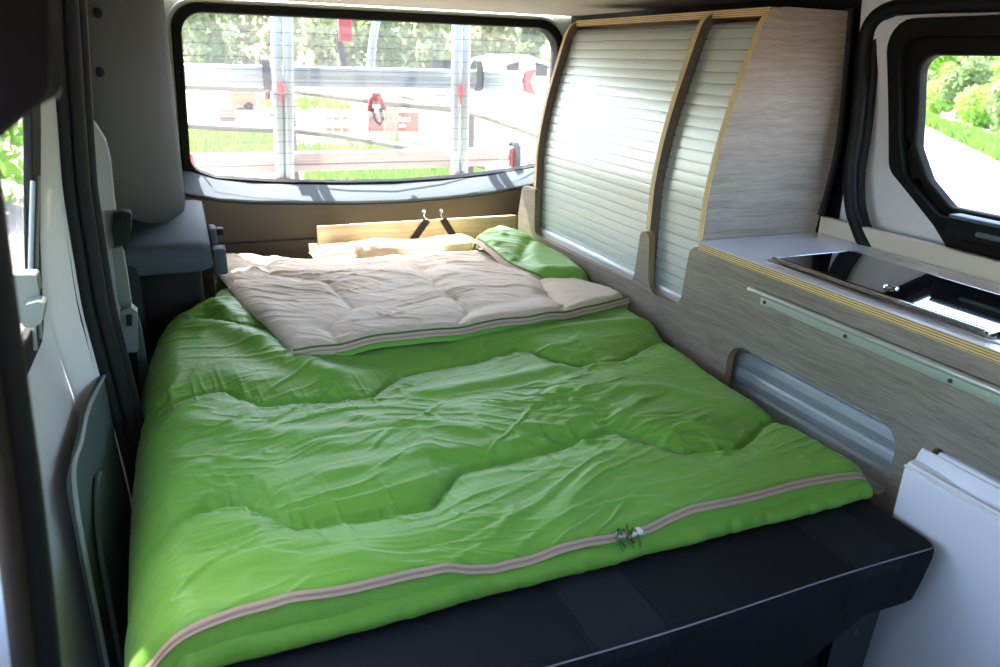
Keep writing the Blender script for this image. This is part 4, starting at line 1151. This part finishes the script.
treeline([((-.04+.05*i)*68, 62+rng.random()*8) for i in range(14)], 13, 3.4, 26000, .38, 'leaf_pale', 'hazy pale forest behind the trees beyond the rear window')
# right window: bushes on the bank then trees
def bank(th, extra=0.):
    """point on the far road edge in compass direction th (degrees), pushed back by extra metres"""
    a = math.radians(th); d = 3.88/(.718*math.sin(a)-.696*math.cos(a))+extra
    return d*math.sin(a), d*math.cos(a)
for i in range(6):
    x, y = bank(50.8+1.5*i, 9.5)
    tree(x, y, 1.9+rng.random()*.7, 1.05, 'leaf_bright' if i % 2 else 'leaf_mid', 1600, .11, '%s leafy bush from the left along the bank in the right window' % ORD[i], 'bushes along the bank', 'bush', 'leafy_bush', False)
for i in range(6):
    x, y = bank(50.6+1.6*i, 16+(i % 2)*6)
    tree(x, y, 5.5+rng.random()*2, 1.3, ('leaf_mid', 'leaf_bright', 'leaf_pale')[i % 3], 2800, .15, '%s green tree from the left behind the bank in the right window' % ORD[i], 'trees behind the bank')
treeline([(62*math.sin(math.radians(46+1.5*i)), 62*math.cos(math.radians(46+1.5*i))) for i in range(13)], 9, 2.2, 22000, .26, 'leaf_mid', 'dense forest behind the trees in the right window')
# left window greenery
for i, (x, y) in enumerate(((-2.6, 10.5), (-3.4, 14.5))):
    tree(x, y, 2.6+i, 1.5, 'leaf_bright', 1800, .11, ('bright green bush close outside the left door window', 'taller green bush further off outside the left door window')[i], 'bushes outside the left window', 'bush', 'leafy_bush', False)
# grass
def grass(name, boxes, n, h, label):
    mb = MB()
    for (x0, x1, y0, y1) in boxes:
        x = x0+(x1-x0)*rng.random(n); y = y0+(y1-y0)*rng.random(n); hh = h*(.4+.8*rng.random(n))
        keep = rng.random(n) < .45+.55*(vnoise(x*1.1, y*1.1, 17)+.1 > -.1)
        for a, b, c, k in zip(x, y, hh, keep):
            if not k: continue
            an = rng.random()*6.28; w = .05; dx, dy = math.cos(an)*w, math.sin(an)*w; lx_, ly_ = rng.normal()*.08, rng.normal()*.08
            o = len(mb.v); mb.v += [(a-dx, b-dy, GZ), (a+dx, b+dy, GZ), (a+lx_, b+ly_, GZ+c)]; mb.f.append((o, o+1, o+2)); mb.mi.append(0)
    tag(obj(name, mb, 'grass', fixn=False, smooth=180), label, 'grass', kind='stuff')
grass('grass', [(.1, 4.2, 12.4, 14.4), (.1, 1.9, 14.4, 17.5)], 1900, .24, 'bright green grass strip beyond the railing at the left of the rear window')
grass('grass', [(1.6, 4.2, 9.6, 11.2)], 3500, .22, 'bright green grass low behind the bicycle carrier under the rear rail')
grass('grass', [(2.6, 5.5, 25, 30)], 500, .3, 'faint grass patch on the pale ground right of the orange trailer')
mb = MB()
n = 5000
for q in range(n):
    a, b = bank(50.2+9*rng.random(), 3.6*rng.random()); c = .25*(.4+rng.random()); an = rng.random()*6.28; dx, dy = math.cos(an)*.07, math.sin(an)*.07
    o = len(mb.v); mb.v += [(a-dx, b-dy, GZ), (a+dx, b+dy, GZ), (a+rng.normal()*.1, b+rng.normal()*.1, GZ+c)]; mb.f.append((o, o+1, o+2)); mb.mi.append(0)
tag(obj('grass', mb, 'grass', fixn=False, smooth=180), 'light green grass verge at the foot of the bank in the right window', 'grass', kind='stuff')

# ================================================================== LIGHT
w = bpy.data.worlds.new('sky'); SC.world = w; w.use_nodes = True
nt = w.node_tree; nt.nodes.clear()
sky = nt.nodes.new('ShaderNodeTexSky'); sky.sky_type = 'NISHITA'; sky.sun_disc = False
SUN_DIR = Vector((.20, -1.0, -1.29)).normalized()
sky.sun_elevation = math.asin(-SUN_DIR.z)
sky.sun_rotation = math.atan2(-SUN_DIR.x, -SUN_DIR.y)
sky.air_density = 1.0; sky.dust_density = 2.0
bg = nt.nodes.new('ShaderNodeBackground'); bg.inputs[1].default_value = .9
ou = nt.nodes.new('ShaderNodeOutputWorld')
nt.links.new(sky.outputs[0], bg.inputs[0]); nt.links.new(bg.outputs[0], ou.inputs[0])
sl = bpy.data.lights.new('sun', 'SUN'); sl.energy = 14.5; sl.angle = .009; sl.color = (1, .95, .88)
so = bpy.data.objects.new('sun', sl); COL.objects.link(so)
so.rotation_euler = SUN_DIR.to_track_quat('-Z', 'Y').to_euler()

SC.view_settings.view_transform = 'Standard'
SC.view_settings.look = 'None'
SC.view_settings.gamma = 1
SC.view_settings.use_curve_mapping = False
SC.view_settings.exposure = 1.3
cy = SC.cycles
cy.use_denoising = True
try: cy.denoiser = 'OPENIMAGEDENOISE'
except Exception: pass
cy.max_bounces = 10; cy.diffuse_bounces = 6; cy.glossy_bounces = 5; cy.transparent_max_bounces = 24
cy.sample_clamp_indirect = 8
cy.caustics_reflective = False; cy.caustics_refractive = False
